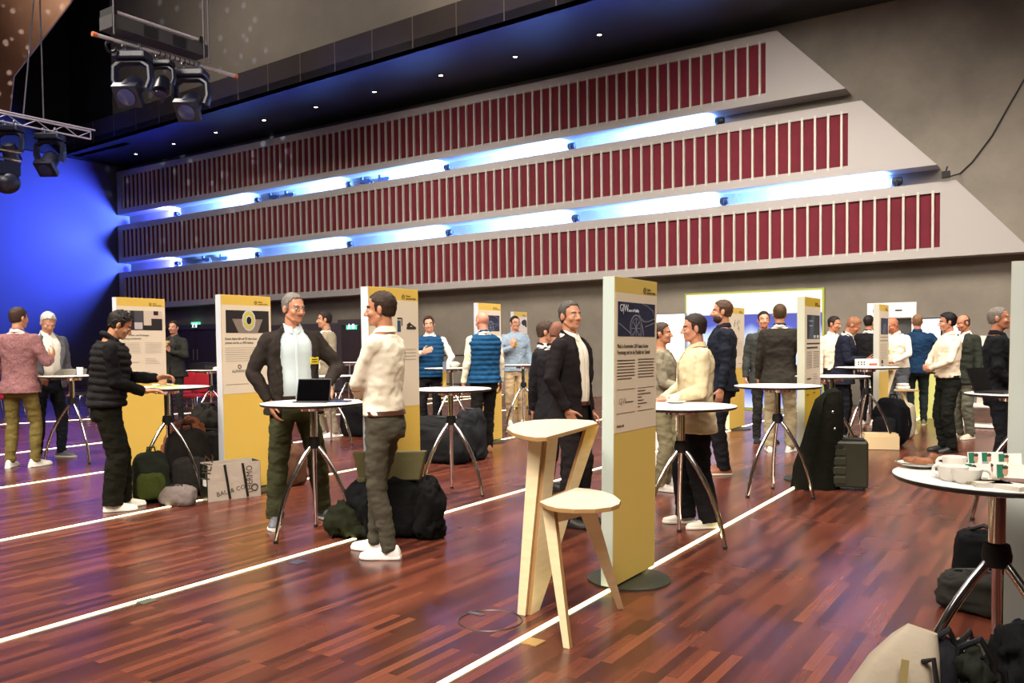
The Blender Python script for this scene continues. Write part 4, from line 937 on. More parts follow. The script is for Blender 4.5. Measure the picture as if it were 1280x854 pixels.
blob('brown_jacket', 236, 612, (.45, .4, .66), '#7c4a34', 'crumpled brown jacket heaped on the bags behind the black backpack', 'jacket', 9, .09, 0, .8, .3)
blob('black_hat_bag', 268, 608, (.3, .24, .56), '#191716', 'black rounded bag standing behind the printed shopping bag', 'bag', 11, .03, R(30), .6, .1)
blob('black_coat', 262, 598, (.4, .3, .78), '#15130f', 'black crumpled coat piled highest behind the bags', 'coat', 12, .08, R(60), .8, .35)
# printed shopping bag
p = onz(289, 622); sb = empty('shopping_bag', p, R(72), 'large cream shopping bag with black print and black handles', 'bag')
M_tote = mat('cream_woven_plastic', '#b9ada0', .4, bump=.3, bscale=12, bdist=.02); M_toted = mat('dark_gusset', '#1b1d18', .35)
w, d_, h = .50, .2, .34; mb = MB(); c = [(-w/2, -d_/2), (w/2, -d_/2), (w/2, d_/2), (-w/2, d_/2)]
mb.box((0, -d_/2, h/2), (w, .006, h)).box((0, d_/2, h/2), (w, .006, h*1.05)).box((0, 0, .004), (w, d_, .008)); mb.build('front_panel', M_tote, sb, smooth=False)
MB().box((-w/2, 0, h/2), (.006, d_, h)).box((w/2, 0, h/2), (.006, d_, h)).build('side_panel', M_toted, sb, smooth=False)
for sx in (-.07, .1): MB().box((sx, -d_/2-.006, h*.5), (.022, .006, h*.96), rot=Matrix.Rotation(R(-8), 3, 'Y')).build('handle', M_toted, sb, smooth=False)
text('HEIZ', 'print', .12, M_ink, sb, (-.235, -d_/2-.004, .2), (R(90), R(-78), 0), sx=.9); text('THERMO', 'print', .085, M_ink, sb, (.17, -d_/2-.004, .03), (R(90), R(-90), 0), sx=.8); text('BAU & CO', 'print', .06, M_ink, sb, (-.17, -d_/2-.004, .04), (R(90), R(-10), 0)); MB().torus((.19, -d_/2-.004, .09), .03, .006, 20, 6, rot=Matrix.Rotation(R(90), 3, 'X')).build('print', M_ink, sb); MB().box((-w/2-.005, -.03, .17), (.004, .09, .06)).build('label_patch', M_card, sb, smooth=False)
# bags by the crossed-arms man
blob('dark_scarf_bag', 447, 670, (.5, .3, .24), '#1f2214', 'dark green crumpled bag with scarf lying on the light strip', 'bag', 14, .08, R(35), .9, .3)
blob('black_jacket', 462, 670, (.36, .3, .4), '#101214', 'black jacket heaped between the table leg and white sneakers', 'jacket', 16, .07, 0, .8, .35)
p = onz(489, 674); tt_ = empty('olive_tote', p, R(20), 'olive tote bag with a black coat behind the legs of the crossed arms man', 'bag'); M_ol = mat('olive_canvas', '#55512f', .7, bump=.3, bscale=20, bdist=.02)
MB().prism([V((-.30, 0, .64)), V((.28, 0, .66)), V((.22, .02, .44)), V((-.26, .02, .42))], (0, .05, 0)).build('upper_flap', M_ol, tt_, smooth=False, bevel=.01); MB().box((-.235, .03, .24), (.07, .06, .42)).build('side_band', M_ol, tt_, smooth=False, bevel=.01); soft_obj('body', (.4, .18, .46), mat('black_cloth', '#0e0e0f', .85, spec=.12, bump=.4, bscale=15, bdist=.03), tt_, 18, .03, .5, .0, loc=(.02, .1, 0)); soft_obj('draped_side', (.24, .2, .44), MATS['black_cloth'], tt_, 21, .05, .7, .5, loc=(.27, .08, 0))
# black holdall behind table A
blob('black_holdall', 549, 577, (.95, .45, .52), '#17181a', 'large black holdall on the floor behind the bar table', 'bag', 23, .06, R(10), .6, .2); blob('black_holdall', 590, 574, (.34, .3, .6), '#1d1e22', 'upright black bag beside the shoes of the bald man', 'bag', 25, .04, R(10), .5, .1)
blob('black_bag', 447, 545, (.55, .3, .5), '#17171b', 'black bag on the floor behind the far white bar table', 'bag', 27, .03, R(10), .5, .1)
blob('brown_bag', 364, 606, (.3, .2, .42), '#5e4232', 'brown bag between the ring panel and the man with glasses', 'bag', 29, .03, 0, .5, .1)
# coat over trolley, crate case
p = onz(1027, 610); co = empty('draped_coat', (p.x, p.y, 0), R(20), 'long black coat draped over a stand beside the olive trolley case', 'coat')
mb = MB(); rg = []
for z, rx, ry, ox in ((0.0, .21, .17, -.06), (.2, .2, .16, -.04), (.45, .17, .14, 0), (.7, .14, .12, .04), (.85, .11, .10, .07), (.93, .08, .08, .08), (.96, .03, .03, .09)):
    rg.append([V((ox+rx*(1+.14*math.sin(7*2*PI*j/48+z*2))*math.cos(2*PI*j/48), ry*(1+.16*math.sin(5*2*PI*j/48+z))*math.sin(2*PI*j/48), z)) for j in range(48)])
mb.rings(rg); o = mb.build('cloth', mat('black_wool', '#14150f', .9, spec=.1, bump=.4, bscale=14, bdist=.03), co); displace(o, .04, 6, 3)
s = MB(); [s.ell((.08+.02*k, -.16+.02*k, .75-.16*k), (.014, .01, .014)) for k in range(3)]; s.build('button', M_chrome, co)
p = onz(1059, 611); tc_ = empty('trolley_case', (p.x, p.y, 0), R(15), 'dark olive ribbed trolley case beside the draped black coat', 'suitcase'); M_case = mat('dark_olive_plastic', '#2f3020', .5)
MB().box((0, 0, .25), (.36, .26, .44)).build('shell', M_case, tc_, smooth=False, bevel=.02); s = MB(); [s.box((-.09, -.135, .1+.09*k), (.15, .012, .07)) for k in range(4)]; s.build('ribbed_pocket', M_case, tc_, smooth=False, bevel=.006); s.box((0, 0, 0), (0, 0, 0)); MB().box((.05, 0, .475), (.2, .18, .02)).box((-.09, -.143, .42), (.1, .008, .03)).build('lid_recess', M_black, tc_, smooth=False)
for sx in (-.14, .14): MB().torus((sx, -.12, .03), .02, .01, 14, 6, rot=Matrix.Rotation(R(90), 3, 'Y')).build('wheel', M_blackg, tc_)
# box and backpack under table O
p = onz(1100, 561); o = MB().box((0, 0, .09), (.42, .26, .17)).box((0, 0, .19), (.4, .24, .03)).build('cardboard_box', mat('pale_cardboard', '#cdb58c', .7), smooth=False); o.location = p; o.rotation_euler.z = R(20); tag(o, 'pale cardboard box on the floor at the foot of the far panel', 'box')
backpack(onz(1113, 556), R(-20), ('#14141a', '#1d1d22'), 'black backpack leaning behind the cardboard box', 1.35, 31)
blob('white_bag', 1124, 548, (.4, .3, .52), '#a9a08c', 'pale bag with papers on top, behind the black backpack', 'bag', 33, .02, 0, .4, .0)
# foreground bags bottom right
P0 = onz(1070, 985); bp = empty('beige_backpack', (P0.x, P0.y, 0), R(28), 'beige roll-top backpack with a black buckle, lying in the bottom right corner', 'bag')
M_bg = mat('beige_canvas', '#a89c8a', .7, bump=.2, bscale=30, bdist=.01); M_bg2 = mat('grey_canvas', '#7f7d80', .7, bump=.2, bscale=30, bdist=.01)
rt_ = Matrix.Rotation(R(24), 3, 'Y')
o = MB(); rg = []
for z, wx, wy in ((0, .135, .085), (.1, .14, .095), (.27, .135, .095), (.42, .11, .08), (.52, .075, .05), (.58, .045, .015)):
    rg.append([V((math.copysign(abs(math.cos(a))**.5, math.cos(a))*wx, math.copysign(abs(math.sin(a))**.6, math.sin(a))*wy, z)) for a in [2*PI*j/36 for j in range(36)]])
o.rings(rg); body = o.build('body', M_bg, bp); displace(body, .012, 9, 2)
MB().box((.0, -.1, .12), (.2, .03, .2)).build('front_pocket', M_bg2, bp, smooth=False, bevel=.014); MB().box((.0, -.1, .42), (.022, .008, .16), rot=Matrix.Rotation(R(-14), 3, 'Y')).build('strap', mat('khaki_webbing', '#9a8a5a', .7), bp, smooth=False)
MB().box((.06, -.098, .40), (.12, .01, .022), rot=Matrix.Rotation(R(15), 3, 'Y')).build('strap', M_black, bp, smooth=False); MB().torus((.06, -.108, .40), .014, .004, 12, 6, rot=Matrix.Rotation(R(90), 3, 'X')).build('buckle', M_chrome, bp); MB().tube([(.03, -.06, .5), (.05, -.09, .53), (.08, -.1, .47), (.085, -.09, .41)], .008, 8).build('strap', M_black, bp)
bp.rotation_euler = (0, R(19), R(8))
def big(px, py, size, col, label, seed, rot, zt=0, amp=.02, e=.5, pear=.1):
    p = onz(px, py); m_ = mat('cloth'+col[1:], col, .85, spec=.15, bump=.3, bscale=20, bdist=.02); r = empty('shoulder_bag', (p.x, p.y, 0), rot[2], label, 'bag'); r.rotation_euler = rot
    soft_obj('body', size, m_, r, seed, amp, e, pear, 9)
    MB().tube([(-size[0]*.35, 0, size[2]*.5), (-size[0]*.3, 0, size[2]*1.0), (0, 0, size[2]*1.1), (size[0]*.3, 0, size[2]*.98), (size[0]*.35, 0, size[2]*.5)], .012, 8).build('strap', M_blackg, r); return r
big(1140, 975, (.13, .3, .47), '#15161a', 'black rounded bag standing right of the beige backpack', 41, (0, R(12), R(20)), e=.8)
big(1166, 978, (.07, .26, .47), '#97917c', 'grey green folded bag squeezed right of the black rounded bag', 43, (0, R(12), R(20)), e=.8)
big(1208, 985, (.34, .24, .40), '#33362a', 'dark olive bag slumped at the foot of the nearest table', 45, (0, 0, R(10)), amp=.05, e=.8, pear=.4)
big(1184, 990, (.16, .14, .47), '#1c1f1a', 'dark green cloth bag behind the grey green bag', 47, (0, R(10), 0), amp=.05, e=.8, pear=.4)
big(1292, 950, (.3, .24, .44), '#101113', 'black jacket-covered bag in the bottom right corner before the edge panel', 49, (0, 0, 0), amp=.04, e=.7, pear=.15)
big(1228, 765, (.42, .22, .2), '#2b2b28', 'dark grey bag on the floor behind the nearest table legs', 51, (0, 0, R(-10)), amp=.03, e=.6, pear=.1)
big(1229, 752, (.28, .16, .38), '#121316', 'black upright bag behind the column of the nearest table', 53, (0, 0, R(0)), amp=.02, e=.4, pear=.02)
# ------------------------------------------------------------------ people
def lerp(a, b, t): return a+(b-a)*t
TORSO = [ # z, rx, ry, yc
    (.80, .178, .128, -.010), (.88, .176, .126, -.010), (.95, .168, .120, -.006), (1.02, .157, .112, 0), (1.09, .154, .108, .004), (1.17, .160, .112, .004), (1.26, .172, .119, .002), (1.34, .182, .121, 0),
    (1.41, .183, .112, -.006), (1.455, .165, .094, -.012), (1.49, .125, .074, -.016), (1.515, .085, .064, -.016), (1.54, .062, .058, -.014)]
def tsec(z, girth=1.0, belly=0):
    T = TORSO
    if z <= T[0][0]: r = T[0][1:]
    elif z >= T[-1][0]: r = T[-1][1:]
    else:
        for a, b in zip(T[:-1], T[1:]):
            if a[0] <= z <= b[0]:
                t = (z-a[0])/(b[0]-a[0]); r = [lerp(a[i], b[i], t) for i in (1, 2, 3)]; break
    k = max(0, min(1, (1.5-z)/.1)); g = lerp(1, girth, k)
    bl = belly*math.exp(-((z-1.08)/.13)**2)
    return r[0]*g+bl*.3, r[1]*g+bl*.6, r[2]+bl*.6
class Fig: pass
def person(label, px, py, top, face, skin='#c98f6f', hair='#3a2a20', hairstyle='short', beard=None, glasses=False,
           top_kind='shirt', top_col='#e8e0cc', under=None, trousers='#2b2b2b', fit='slim', shoes='#e6e2da', sole='#efece6', belt=None,
           lean=0, twist=0, head=(0, 0, 0), RA='down', LA='down', feet=((.10, .0, -8), (-.10, .0, 8)), girth=1.0, belly=0, badge=None, voxel=.0075, hem=.80, gap=24, collar=True, height=None, quilt=False, seed=1, female=False, lanyard=False, tex='fabric', pose_z=0):
    b = onz(px, py); d = depth(b)
    if height is None:
        lo, hi = 1.2, 2.3
        for _ in range(30):
            m_ = (lo+hi)/2
            if proj((b.x, b.y, m_))[1] > top: lo = m_
            else: hi = m_
        height = lo
    s = height/1.80
    toward = V((-b.x, -b.y, 0)).normalized(); right = V((toward.y, -toward.x, 0))*-1
    # image right for the viewer
    if right.dot(V((CR.x, CR.y, 0))) < 0: right = -right
    f = toward*math.cos(R(face))+right*math.sin(R(face)); rz = math.atan2(f.y, f.x)-PI/2
    root = empty('person', (b.x, b.y, 0), rz, label, 'person')
    piv = V((0, 0, .98)); RL = Matrix.Rotation(R(-lean), 3, 'X')
    def tt(p):
        p = V(p); t = max(0, min(1, (p.z-1.0)/.4)); p = Matrix.Rotation(R(twist)*t, 3, 'Z') @ p
        k = max(0, min(1, (p.z-.94)/.14)); q = piv+Matrix.Rotation(R(-lean)*k, 3, 'X') @ (p-piv)
        return q
    NP = tt((0, -.012, 1.555)); HR = Matrix.Rotation(R(head[0]), 3, 'Z') @ Matrix.Rotation(R(-head[1]), 3, 'X') @ Matrix.Rotation(R(head[2]), 3, 'Y')
    def ht(p): return NP+HR @ (V(p)-V((0, -.012, 1.555)))
    def fin(o):
        o.data.transform(Matrix.Scale(s, 4))
        o.data.update(); return o
    body = MB()
    # ---- head
    hm = MB(); fw = .94 if female else 1
    hm.ell((0, -.012, 1.705), (.0745, .095, .088), n=24, m=16); hm.ell((0, .028, 1.65), (.060*fw, .064, .085), n=20, m=14); hm.ell((0, .034, 1.608), (.048*fw, .052, .043), n=16, m=10)
    hm.ell((0, .074, 1.588), (.024, .017, .017)); hm.capsule((0, .089, 1.688), (0, .110, 1.650), .008, .0125); hm.ell((.012, .098, 1.645), (.009, .010, .008)); hm.ell((-.012, .098, 1.645), (.009, .010, .008))
    hm.capsule((-.034, .078, 1.700), (.034, .078, 1.700), .012, .012)
    for x in (-1, 1):
        hm.ell((x*.042, .06, 1.65), (.020, .025, .022)); hm.ell((x*.078, -.008, 1.668), (.008, .019, .032), rot=Matrix.Rotation(R(x*18), 3, 'Z')); hm.capsule((x*.05, .0, 1.625), (x*.03, .05, 1.592), .018, .018)
    hm.capsule((-.018, .083, 1.6165), (.018, .083, 1.6165), .0075, .0075); hm.capsule((-.015, .082, 1.605), (.015, .082, 1.605), .0085, .0085)
    k0 = len(body.v); body.add([ht(p) for p in hm.v], hm.f)
    body.capsule(tt((0, -.022, 1.47)), ht((0, -.014, 1.63)), .060, .054)
    body.capsule(tt((0, -.03, 1.48)), tt((0, -.03, 1.52)), .07, .055)
    # ---- thin torso and limbs inside the clothes
    rg = []
    for z in (.86, .95, 1.05, 1.17, 1.3, 1.4, 1.455, 1.49, 1.52):
        rx, ry, yc = tsec(z, girth, belly); rg.append([tt((math.sin(2*PI*j/20)*rx*.88, yc+math.cos(2*PI*j/20)*ry*.88, z)) for j in range(20)])
    body.rings(rg)
    SH = {1: tt((.180, -.012, 1.435)), -1: tt((-.180, -.012, 1.435))}
    arms = {}
    presets = {'down': dict(w=(.265, .04, .885), pole=(.3, -1, 0), d=(0, .12, -1), n=(-1, .1, 0), curl=.45),
               'pocket': dict(w=(.215, .06, .955), pole=(1, -.7, 0), d=(-.3, .1, -.9), n=(-1, 0, 0), curl=.2),
               'hip': dict(w=(.2, .12, 1.02), pole=(1, -.7, 0), d=(-.5, .5, -.6), n=(-1, 0, 0), curl=.4)}
    for sg, A in ((1, RA), (-1, LA)):
        a = dict(presets[A]) if isinstance(A, str) else dict(presets['down'], **A)
        if isinstance(A, str) or a.get('mirror'):
            for kk in ('w', 'pole', 'd', 'n'): a[kk] = (a[kk][0]*sg, a[kk][1], a[kk][2])
        S = SH[sg]; W = V(a['w']); L1, L2 = .285, .262; v = W-S; D = v.length
        if D > (L1+L2)*.995: W = S+v.normalized()*(L1+L2)*.995; v = W-S; D = v.length
        if D < .12: W = S+v.normalized()*.12; v = W-S; D = .12
        u = v.normalized(); x = (L1*L1-L2*L2+D*D)/(2*D); hgt = math.sqrt(max(0, L1*L1-x*x)); pl = V(a['pole']); pl = (pl-u*pl.dot(u)).normalized()
        E_ = S+u*x+pl*hgt
        dd = V(a['d']).normalized() if a.get('d') is not None else (W-E_).normalized(); n = V(a['n']); n = (n-dd*n.dot(dd)).normalized()
        arms[sg] = (S, E_, W, dd, n, a.get('curl', .4))
        body.capsule(S, E_, .044, .036); body.capsule(E_, W, .037, .0255, k=1.0); body.capsule(W, W+dd*.03, .025, .024)
        hand(body, W+dd*.012, dd, n, sg, a.get('curl', .4), a.get('point'))
    legs = {}
    for sg, F_ in ((1, feet[0]), (-1, feet[1])):
        Hp = V((sg*.088, -.0, .90)); An = V((F_[0], F_[1]-.01, .09)); v = An-Hp; D = v.length; L1, L2 = .415, .405
        if D > .818: L1 = D*.508; L2 = D*.497
        u = v.normalized(); x = (L1*L1-L2*L2+D*D)/(2*D); hgt = math.sqrt(max(0, L1*L1-x*x)); fd = V((math.sin(R(-F_[2])), math.cos(R(-F_[2])), 0)); fd = V((-math.sin(R(F_[2])), math.cos(R(F_[2])), 0))
        pl = (fd-u*fd.dot(u)).normalized(); K = Hp+u*x+pl*hgt
        legs[sg] = (Hp, K, An, fd)
        body.capsule(Hp, K, .062, .045); body.capsule(K, An, .045, .033); body.capsule(An+V((0, 0, -.03)), An+fd*.09+V((0, 0, -.045)), .03, .024)
    skm = mat('skin'+skin[1:], skin, .5, vary=.08, vscale=6); lipm = mat('lip'+skin[1:], tuple(x*.72 if i else x*.9 for i, x in enumerate(rgb(skin))), .45); hairm = mat('hair'+hair[1:], hair, .6, spec=.25, bump=.5, bscale=90, vary=.25, vscale=40, bdist=.01)
    Hi = HR.transposed()
    def face_post(me):
        import numpy as np
        n = len(me.polygons); c = np.empty(n*3); me.polygons.foreach_get('center', c); c = c.reshape(n, 3)
        q = (c-np.array(NP)) @ np.array(Hi).T+np.array((0, -.012, 1.555))
        idx = np.zeros(n, dtype=np.int32); x, y, z = np.abs(q[:, 0]), q[:, 1], q[:, 2]
        idx[(x < .023) & (y > .078) & (z > 1.600) & (z < 1.621)] = 1
        br = 1.699+.004*np.sin(np.clip((x-.012)/.036, 0, 1)*np.pi)
        idx[(x > .011) & (x < .047) & (y > .05) & (np.abs(z-br) < .0052)] = 2
        if beard and beard[1] < .08: idx[(x < .027) & (y > .082) & (z > 1.6225) & (z < 1.632)] = 2
        me.polygons.foreach_set('material_index', idx)
    bo = remesh(body, 'body', [skm, lipm, hairm], root, voxel, 2, .45, face_post); fin(bo)
    # ---- eyes
    ey = MB()
    for x in (-1, 1):
        p = V((x*.030, .0795, 1.678)); ey.ell(ht(p), (.0125, .0085, .0068), 0, 12, 8, rot=HR); ey.ell(ht(p+V((0, .0062, 0))), (.0052, .003, .0056), 1, 10, 6, rot=HR)
    fin(ey.build('eyes', [mat('eye_white', '#dcd5cc', .3), mat('iris', '#2a1c14', .2)], root))
    # ---- hair
    if hairstyle != 'none':
        rg = []; th = {'short': .085, 'buzz': .03, 'balding': .04, 'messy': .15, 'bob': .15, 'thick': .15, 'fringe': .05}[hairstyle]; n, m_ = 48, 32
        for i in range(m_+1):
            a = -PI/2+PI*i/m_; a = max(min(a, PI/2-.01), -PI/2+.01); row = []
            for j in range(n):
                t = 2*PI*j/n; dx, dy, dz = math.cos(a)*math.cos(t), math.cos(a)*math.sin(t), math.sin(a)
                x, y, z = dx*.0745, -.012+dy*.095, 1.705+dz*(.088 if dz > 0 else .125)
                low = 1.622 if hairstyle not in ('bob',) else 1.58
                if y > .055: zl = 1.757
                elif y > .025: zl = lerp(1.715, 1.757, (y-.025)/.03)
                elif y > -.005: zl = 1.66
                elif y > -.035: zl = lerp(1.66, low+.01, (-.005-y)/.03)
                else: zl = low
                zl += noise.noise(V((dx*9, dy*9, seed)))*.008
                if hairstyle == 'bob' and y < .05: zl = min(zl, 1.60)
                if hairstyle == 'balding' and z > 1.73 and y > -.055: cov = 0
                elif hairstyle == 'fringe' and z > 1.71: cov = 0
                else: cov = 1 if z > zl else 0
                side = max(0, min(1, (z-1.66)/.07)); th2 = (.012+(th-.012)*side)*(1+.35*max(0, dz))+(.10*max(0, y-.02)/.07 if hairstyle in ('messy', 'thick') and dz > .3 else 0)
                am = {'messy': .13, 'thick': .09, 'short': .06}.get(hairstyle, .015)
                k = (1+th2+noise.noise(V((dx, dy, dz))*7+V((seed, 0, 0)))*am+noise.noise(V((dx*20+dy*6, dy*12, dz*8)))*am*.55) if cov else .90
                row.append(ht((x*k, -.012+(y+.012)*k, 1.705+(z-1.705)*k)))
            rg.append(row)
        h = MB(); h.rings(rg); fin(h.build('hair', hairm, root))
    if beard and beard[1] > .08:
        rg = []; n, m_ = 40, 24
        for i in range(m_+1):
            a = -PI/2+PI*i/m_; a = max(min(a, PI/2-.01), -PI/2+.01); row = []
            for j in range(n):
                t = 2*PI*j/n; dx, dy, dz = math.cos(a)*math.cos(t), math.cos(a)*math.sin(t), math.sin(a)
                x, y, z = dx*.056, .024+dy*.064, 1.616+dz*.050
                cov = y > .0 and z < 1.632 and not (abs(x) < .018 and 1.602 < z < 1.620)
                cov = cov and (beard[1] > .08 or y > .058)
                full = beard[1] if len(beard) > 1 else .05
                k = (1+full+(.10*max(0, -dz) if full > .08 else 0)+noise.noise(V((dx, dy, dz))*9)*.02) if cov else .8
                row.append(ht((x*k, .024+(y-.024)*k, 1.618+(z-1.618)*k)))
            rg.append(row)
        fin(MB().rings(rg).build('beard', mat('hair'+beard[0][1:], beard[0], .7, bump=.5, bscale=90, vary=.2, vscale=40), root))
    if glasses:
        g = MB()
        for x in (-1, 1):
            pts = [ht((x*.031+.023*math.cos(t), .0965+.0*x, 1.677+.016*math.sin(t))) for t in [2*PI*k/16 for k in range(17)]]
            g.tube(pts, .0018, 6); g.tube([ht((x*.054, .0955, 1.68)), ht((x*.074, .07, 1.68)), ht((x*.082, -.005, 1.677))], .0018, 6)
        g.tube([ht((-.009, .098, 1.68)), ht((0, .101, 1.682)), ht((.009, .098, 1.68))], .0018, 6); fin(g.build('glasses', mat('glasses_frame', '#2a2018', .3), root))
    # ---- trousers
    tr = MB(); rg = []
    fitp = {'slim': (.090, .066, .054), 'regular': (.096, .076, .066), 'wide': (.102, .094, .088), 'skinny': (.085, .058, .046)}[fit]
    for z in (.80, .86, .92, .97, .995):
        rx, ry, yc = tsec(z, girth, belly*.5); k = 1.03 if z > .85 else .9
        rg.append([tt((math.sin(2*PI*j/28)*rx*k, yc+math.cos(2*PI*j/28)*ry*k, z)) for j in range(28)])
    tr.rings(rg)
    for sg in (1, -1):
        Hp, K, An, fd = legs[sg]; th_, kn, hm_ = fitp; An2 = An+V((0, 0, -.035)); g = lerp(1, girth, .6)
        pts = [Hp+V((0, 0, .03)), Hp+V((0, 0, -.03)), lerp(Hp, K, .5), K, lerp(K, An, .35), lerp(K, An, .75), An2]
        tr.tube([V(p) for p in pts], [th_*g*.9, th_*g, lerp(th_, kn, .5)*g, kn*g, kn*1.02, lerp(kn, hm_, .8), hm_], 20)
        tr.ell(K, (kn*1.0, kn*1.0, kn*1.1)); tr.ell(Hp+V((0, -.02, -.01)), (th_*g*.97, th_*g*1.05, .1))
    trm = mat('trousers'+trousers[1:], trousers, .85, spec=.12, bump=.35, bscale=9, bdist=.03, vary=.1, vscale=6)
    to = remesh(tr, 'trousers', trm, root, .011, 4, .5); displace(to, .010, 9, seed, (1, 1, 2.2)); displace(to, .006, 22, seed+1, (1, 1, 2.5)); fin(to)
    # ---- shoes
    for sg in (1, -1):
        Hp, K, An, fd = legs[sg]; sd = V((fd.y, -fd.x, 0)); o_ = V((An.x, An.y, 0))+fd*.012
        sec = [(-.085, .024, .045), (-.07, .033, .075), (-.02, .037, .088), (.03, .040, .072), (.08, .046, .052), (.13, .047, .040), (.17, .036, .030), (.188, .016, .022)]
        u = MB(); lo_ = MB(); ru = []; rl = []
        for y, w_, h_ in sec:
            ru.append([o_+fd*y+sd*(w_*math.cos(t))*1.0+V((0, 0, .018+h_*max(0, math.sin(t)))) for t in [2*PI*j/18 for j in range(18)]])
            rl.append([o_+fd*(y*1.03)+sd*(w_*1.1*math.copysign(abs(math.cos(t))**.4, math.cos(t)))+V((0, 0, .012+.012*math.copysign(abs(math.sin(t))**.4, math.sin(t)))) for t in [2*PI*j/18 for j in range(18)]])
        u.rings(ru); lo_.rings(rl)
        for q in range(4): u.beam(o_+fd*(.03+.02*q)-sd*.02+V((0, 0, .088-.009*q)), o_+fd*(.03+.02*q)+sd*.02+V((0, 0, .088-.009*q)), .004, .004, 0)
        uo = fin(u.build('shoe', mat('shoe'+shoes[1:], shoes, .5), root)); so_ = fin(lo_.build('sole', mat('sole'+sole[1:], sole, .5), uo))
    # ---- top garments
    def torso_solid(mb, z0, z1, grow, zs=None, N=32, fl=0, quiltk=0, gth=girth):
        zz = []; z = z0
        st = .02 if not quiltk else .0105
        while z < z1: zz.append(z); z += st
        zz.append(z1); rg = []
        for z in zz:
            rx, ry, yc = tsec(z, gth, belly); k = fl*max(0, (1.0-z)/.2); q = quiltk*(abs(math.sin(z*PI/.062))**.6-.5) if quiltk else 0
            rg.append([tt(((rx+grow+k+q)*math.copysign(abs(math.sin(t))**.92, math.sin(t)), yc+(ry+grow+k+q)*math.copysign(abs(math.cos(t))**.92, math.cos(t)), z)) for t in [2*PI*j/N for j in range(N)]])
        mb.rings(rg)
    def torso_shell(mb, z0, z1, grow, gapf, thick=.018, N=40):
        zz = [z0+(z1-z0)*i/30 for i in range(31)]; rings = []
        for z in zz:
            rx, ry, yc = tsec(z, girth, belly); g = R(max(2.5, gapf(z))); outer = []; inner = []; k = .03*max(0, (1.0-z)/.2)
            for j in range(N+1):
                t = g+(2*PI-2*g)*j/N
                outer.append(tt(((rx+grow+k)*math.sin(t), yc+(ry+grow+k)*math.cos(t), z))); inner.append(tt(((rx+grow+k-thick)*math.sin(t), yc+(ry+grow+k-thick)*math.cos(t), z)))
            rings.append(outer+inner[::-1])
        n = len(rings[0]); vs = [p for r in rings for p in r]; fs = []
        for i in range(30):
            for j in range(n): fs.append((i*n+j, i*n+(j+1) % n, (i+1)*n+(j+1) % n, (i+1)*n+j))
        for base in (0, 30*n):
            for j in range(N): fs.append((base+j, base+j+1, base+n-2-j, base+n-1-j))
        mb.add(vs, fs)
    def sleeves(mb, grow, short=None, sides=(1, -1)):
        for sg in sides:
            S, E_, W, dd, n, c = arms[sg]; g = lerp(1, girth, .5)
            u = (E_-S).normalized(); w = (W-E_).normalized()
            Sc = S-V((sg*.012, 0, .0)); mb.ell(Sc, (.058+grow, .064+grow, .056+grow))
            mb.capsule(S, lerp(S, E_, .5), .058*g+grow, .054*g+grow); mb.capsule(lerp(S, E_, .5), E_, .054*g+grow, .046+grow)
            if short == 'elbow': mb.tube([E_, lerp(E_, W, .35)], [.047+grow, .045+grow], 16); continue
            mb.tube([lerp(E_, W, -.02), lerp(E_, W, .3), lerp(E_, W, .9), lerp(E_, W, 1.0)], [.045+grow, .046+grow, .035+grow*.9, .034+grow*.9], 16)
            mb.ell(E_, [.047+grow]*3)
            # shoulder line to the neck
        for sg in (1, -1): mb.capsule(SH[sg]-V((sg*.03, 0, -.0)), tt((sg*.06, -.016, 1.478)), .052+grow, .035+grow)
    topm = mat('cloth_'+top_kind+top_col[1:], top_col, .85, spec=.12, bump=.35, bscale=10, bdist=.03, vary=.08, vscale=7) if tex == 'fabric' else mat('check_'+top_col[1:], top_col, .85, bump=.4, bscale=60, vary=.35, vscale=60)
    under_c = under or '#e9e4da'; undm = mat('shirt'+under_c[1:], under_c, .8, spec=.2, bump=.25, bscale=10, bdist=.02)
    def wr(o, a=.012, sd=0): displace(o, a, 8, seed+sd, (1, 1, 1.6)); displace(o, a*.55, 19, seed+5+sd, (1.2, 1, 1.4)); fin(o); return o
    tp_ = MB()
    def nlap(mb, g0): pass
    if top_kind == 'shirt':
        torso_solid(tp_, .965, 1.508, .012); sleeves(tp_, .0); wr(remesh(tp_, 'shirt', topm, root, .0095, 3), .010)
        if belt: beltm = mat('belt'+belt[1:], belt, .4)
    elif top_kind in ('overshirt', 'polo'):
        torso_solid(tp_, hem, 1.508, .022 if top_kind == 'overshirt' else .014, fl=.01); sleeves(tp_, .008 if top_kind == 'overshirt' else .0, None if top_kind != 'polo' else RA.get('short', None) if isinstance(RA, dict) else None); wr(remesh(tp_, 'shirt', topm, root, .0095, 3), .013)
    elif top_kind == 'blazer':
        un = MB(); torso_solid(un, .96, 1.52, .004, gth=girth); fin(remesh(un, 'shirt', undm, root, .012, 2))
        bt = 1.10
        gf = (lambda z: gap if True else 0) if gap > 0 else (lambda z: max(0, min(1, (z-bt)/.38))*(-gap))
        torso_shell(tp_, hem, 1.505, .026, gf); sleeves(tp_, .010)
        # lapels
        for sg in (1, -1):
            pts = []
            for i in range(9):
                z = lerp(1.14, 1.50, i/8); rx, ry, yc = tsec(z, girth, belly); g = R(gf(z)+4+7*math.sin(PI*min(1, (z-1.14)/.3)*.7)); pts.append(tt((sg*(rx+.028)*math.sin(g), yc+(ry+.030)*math.cos(g), z)))
            pts.append(tt((sg*.062, -.04, 1.545))); tp_.tube(pts, [.008, .016, .021, .025, .027, .027, .024, .020, .017, .013], 10, flat=.42, up=(0, 1, 0))
        tp_.tube([tt((.064, .0, 1.525)), tt((.06, -.05, 1.552)), tt((0, -.082, 1.558)), tt((-.06, -.05, 1.552)), tt((-.064, .0, 1.525))], .013, 10)
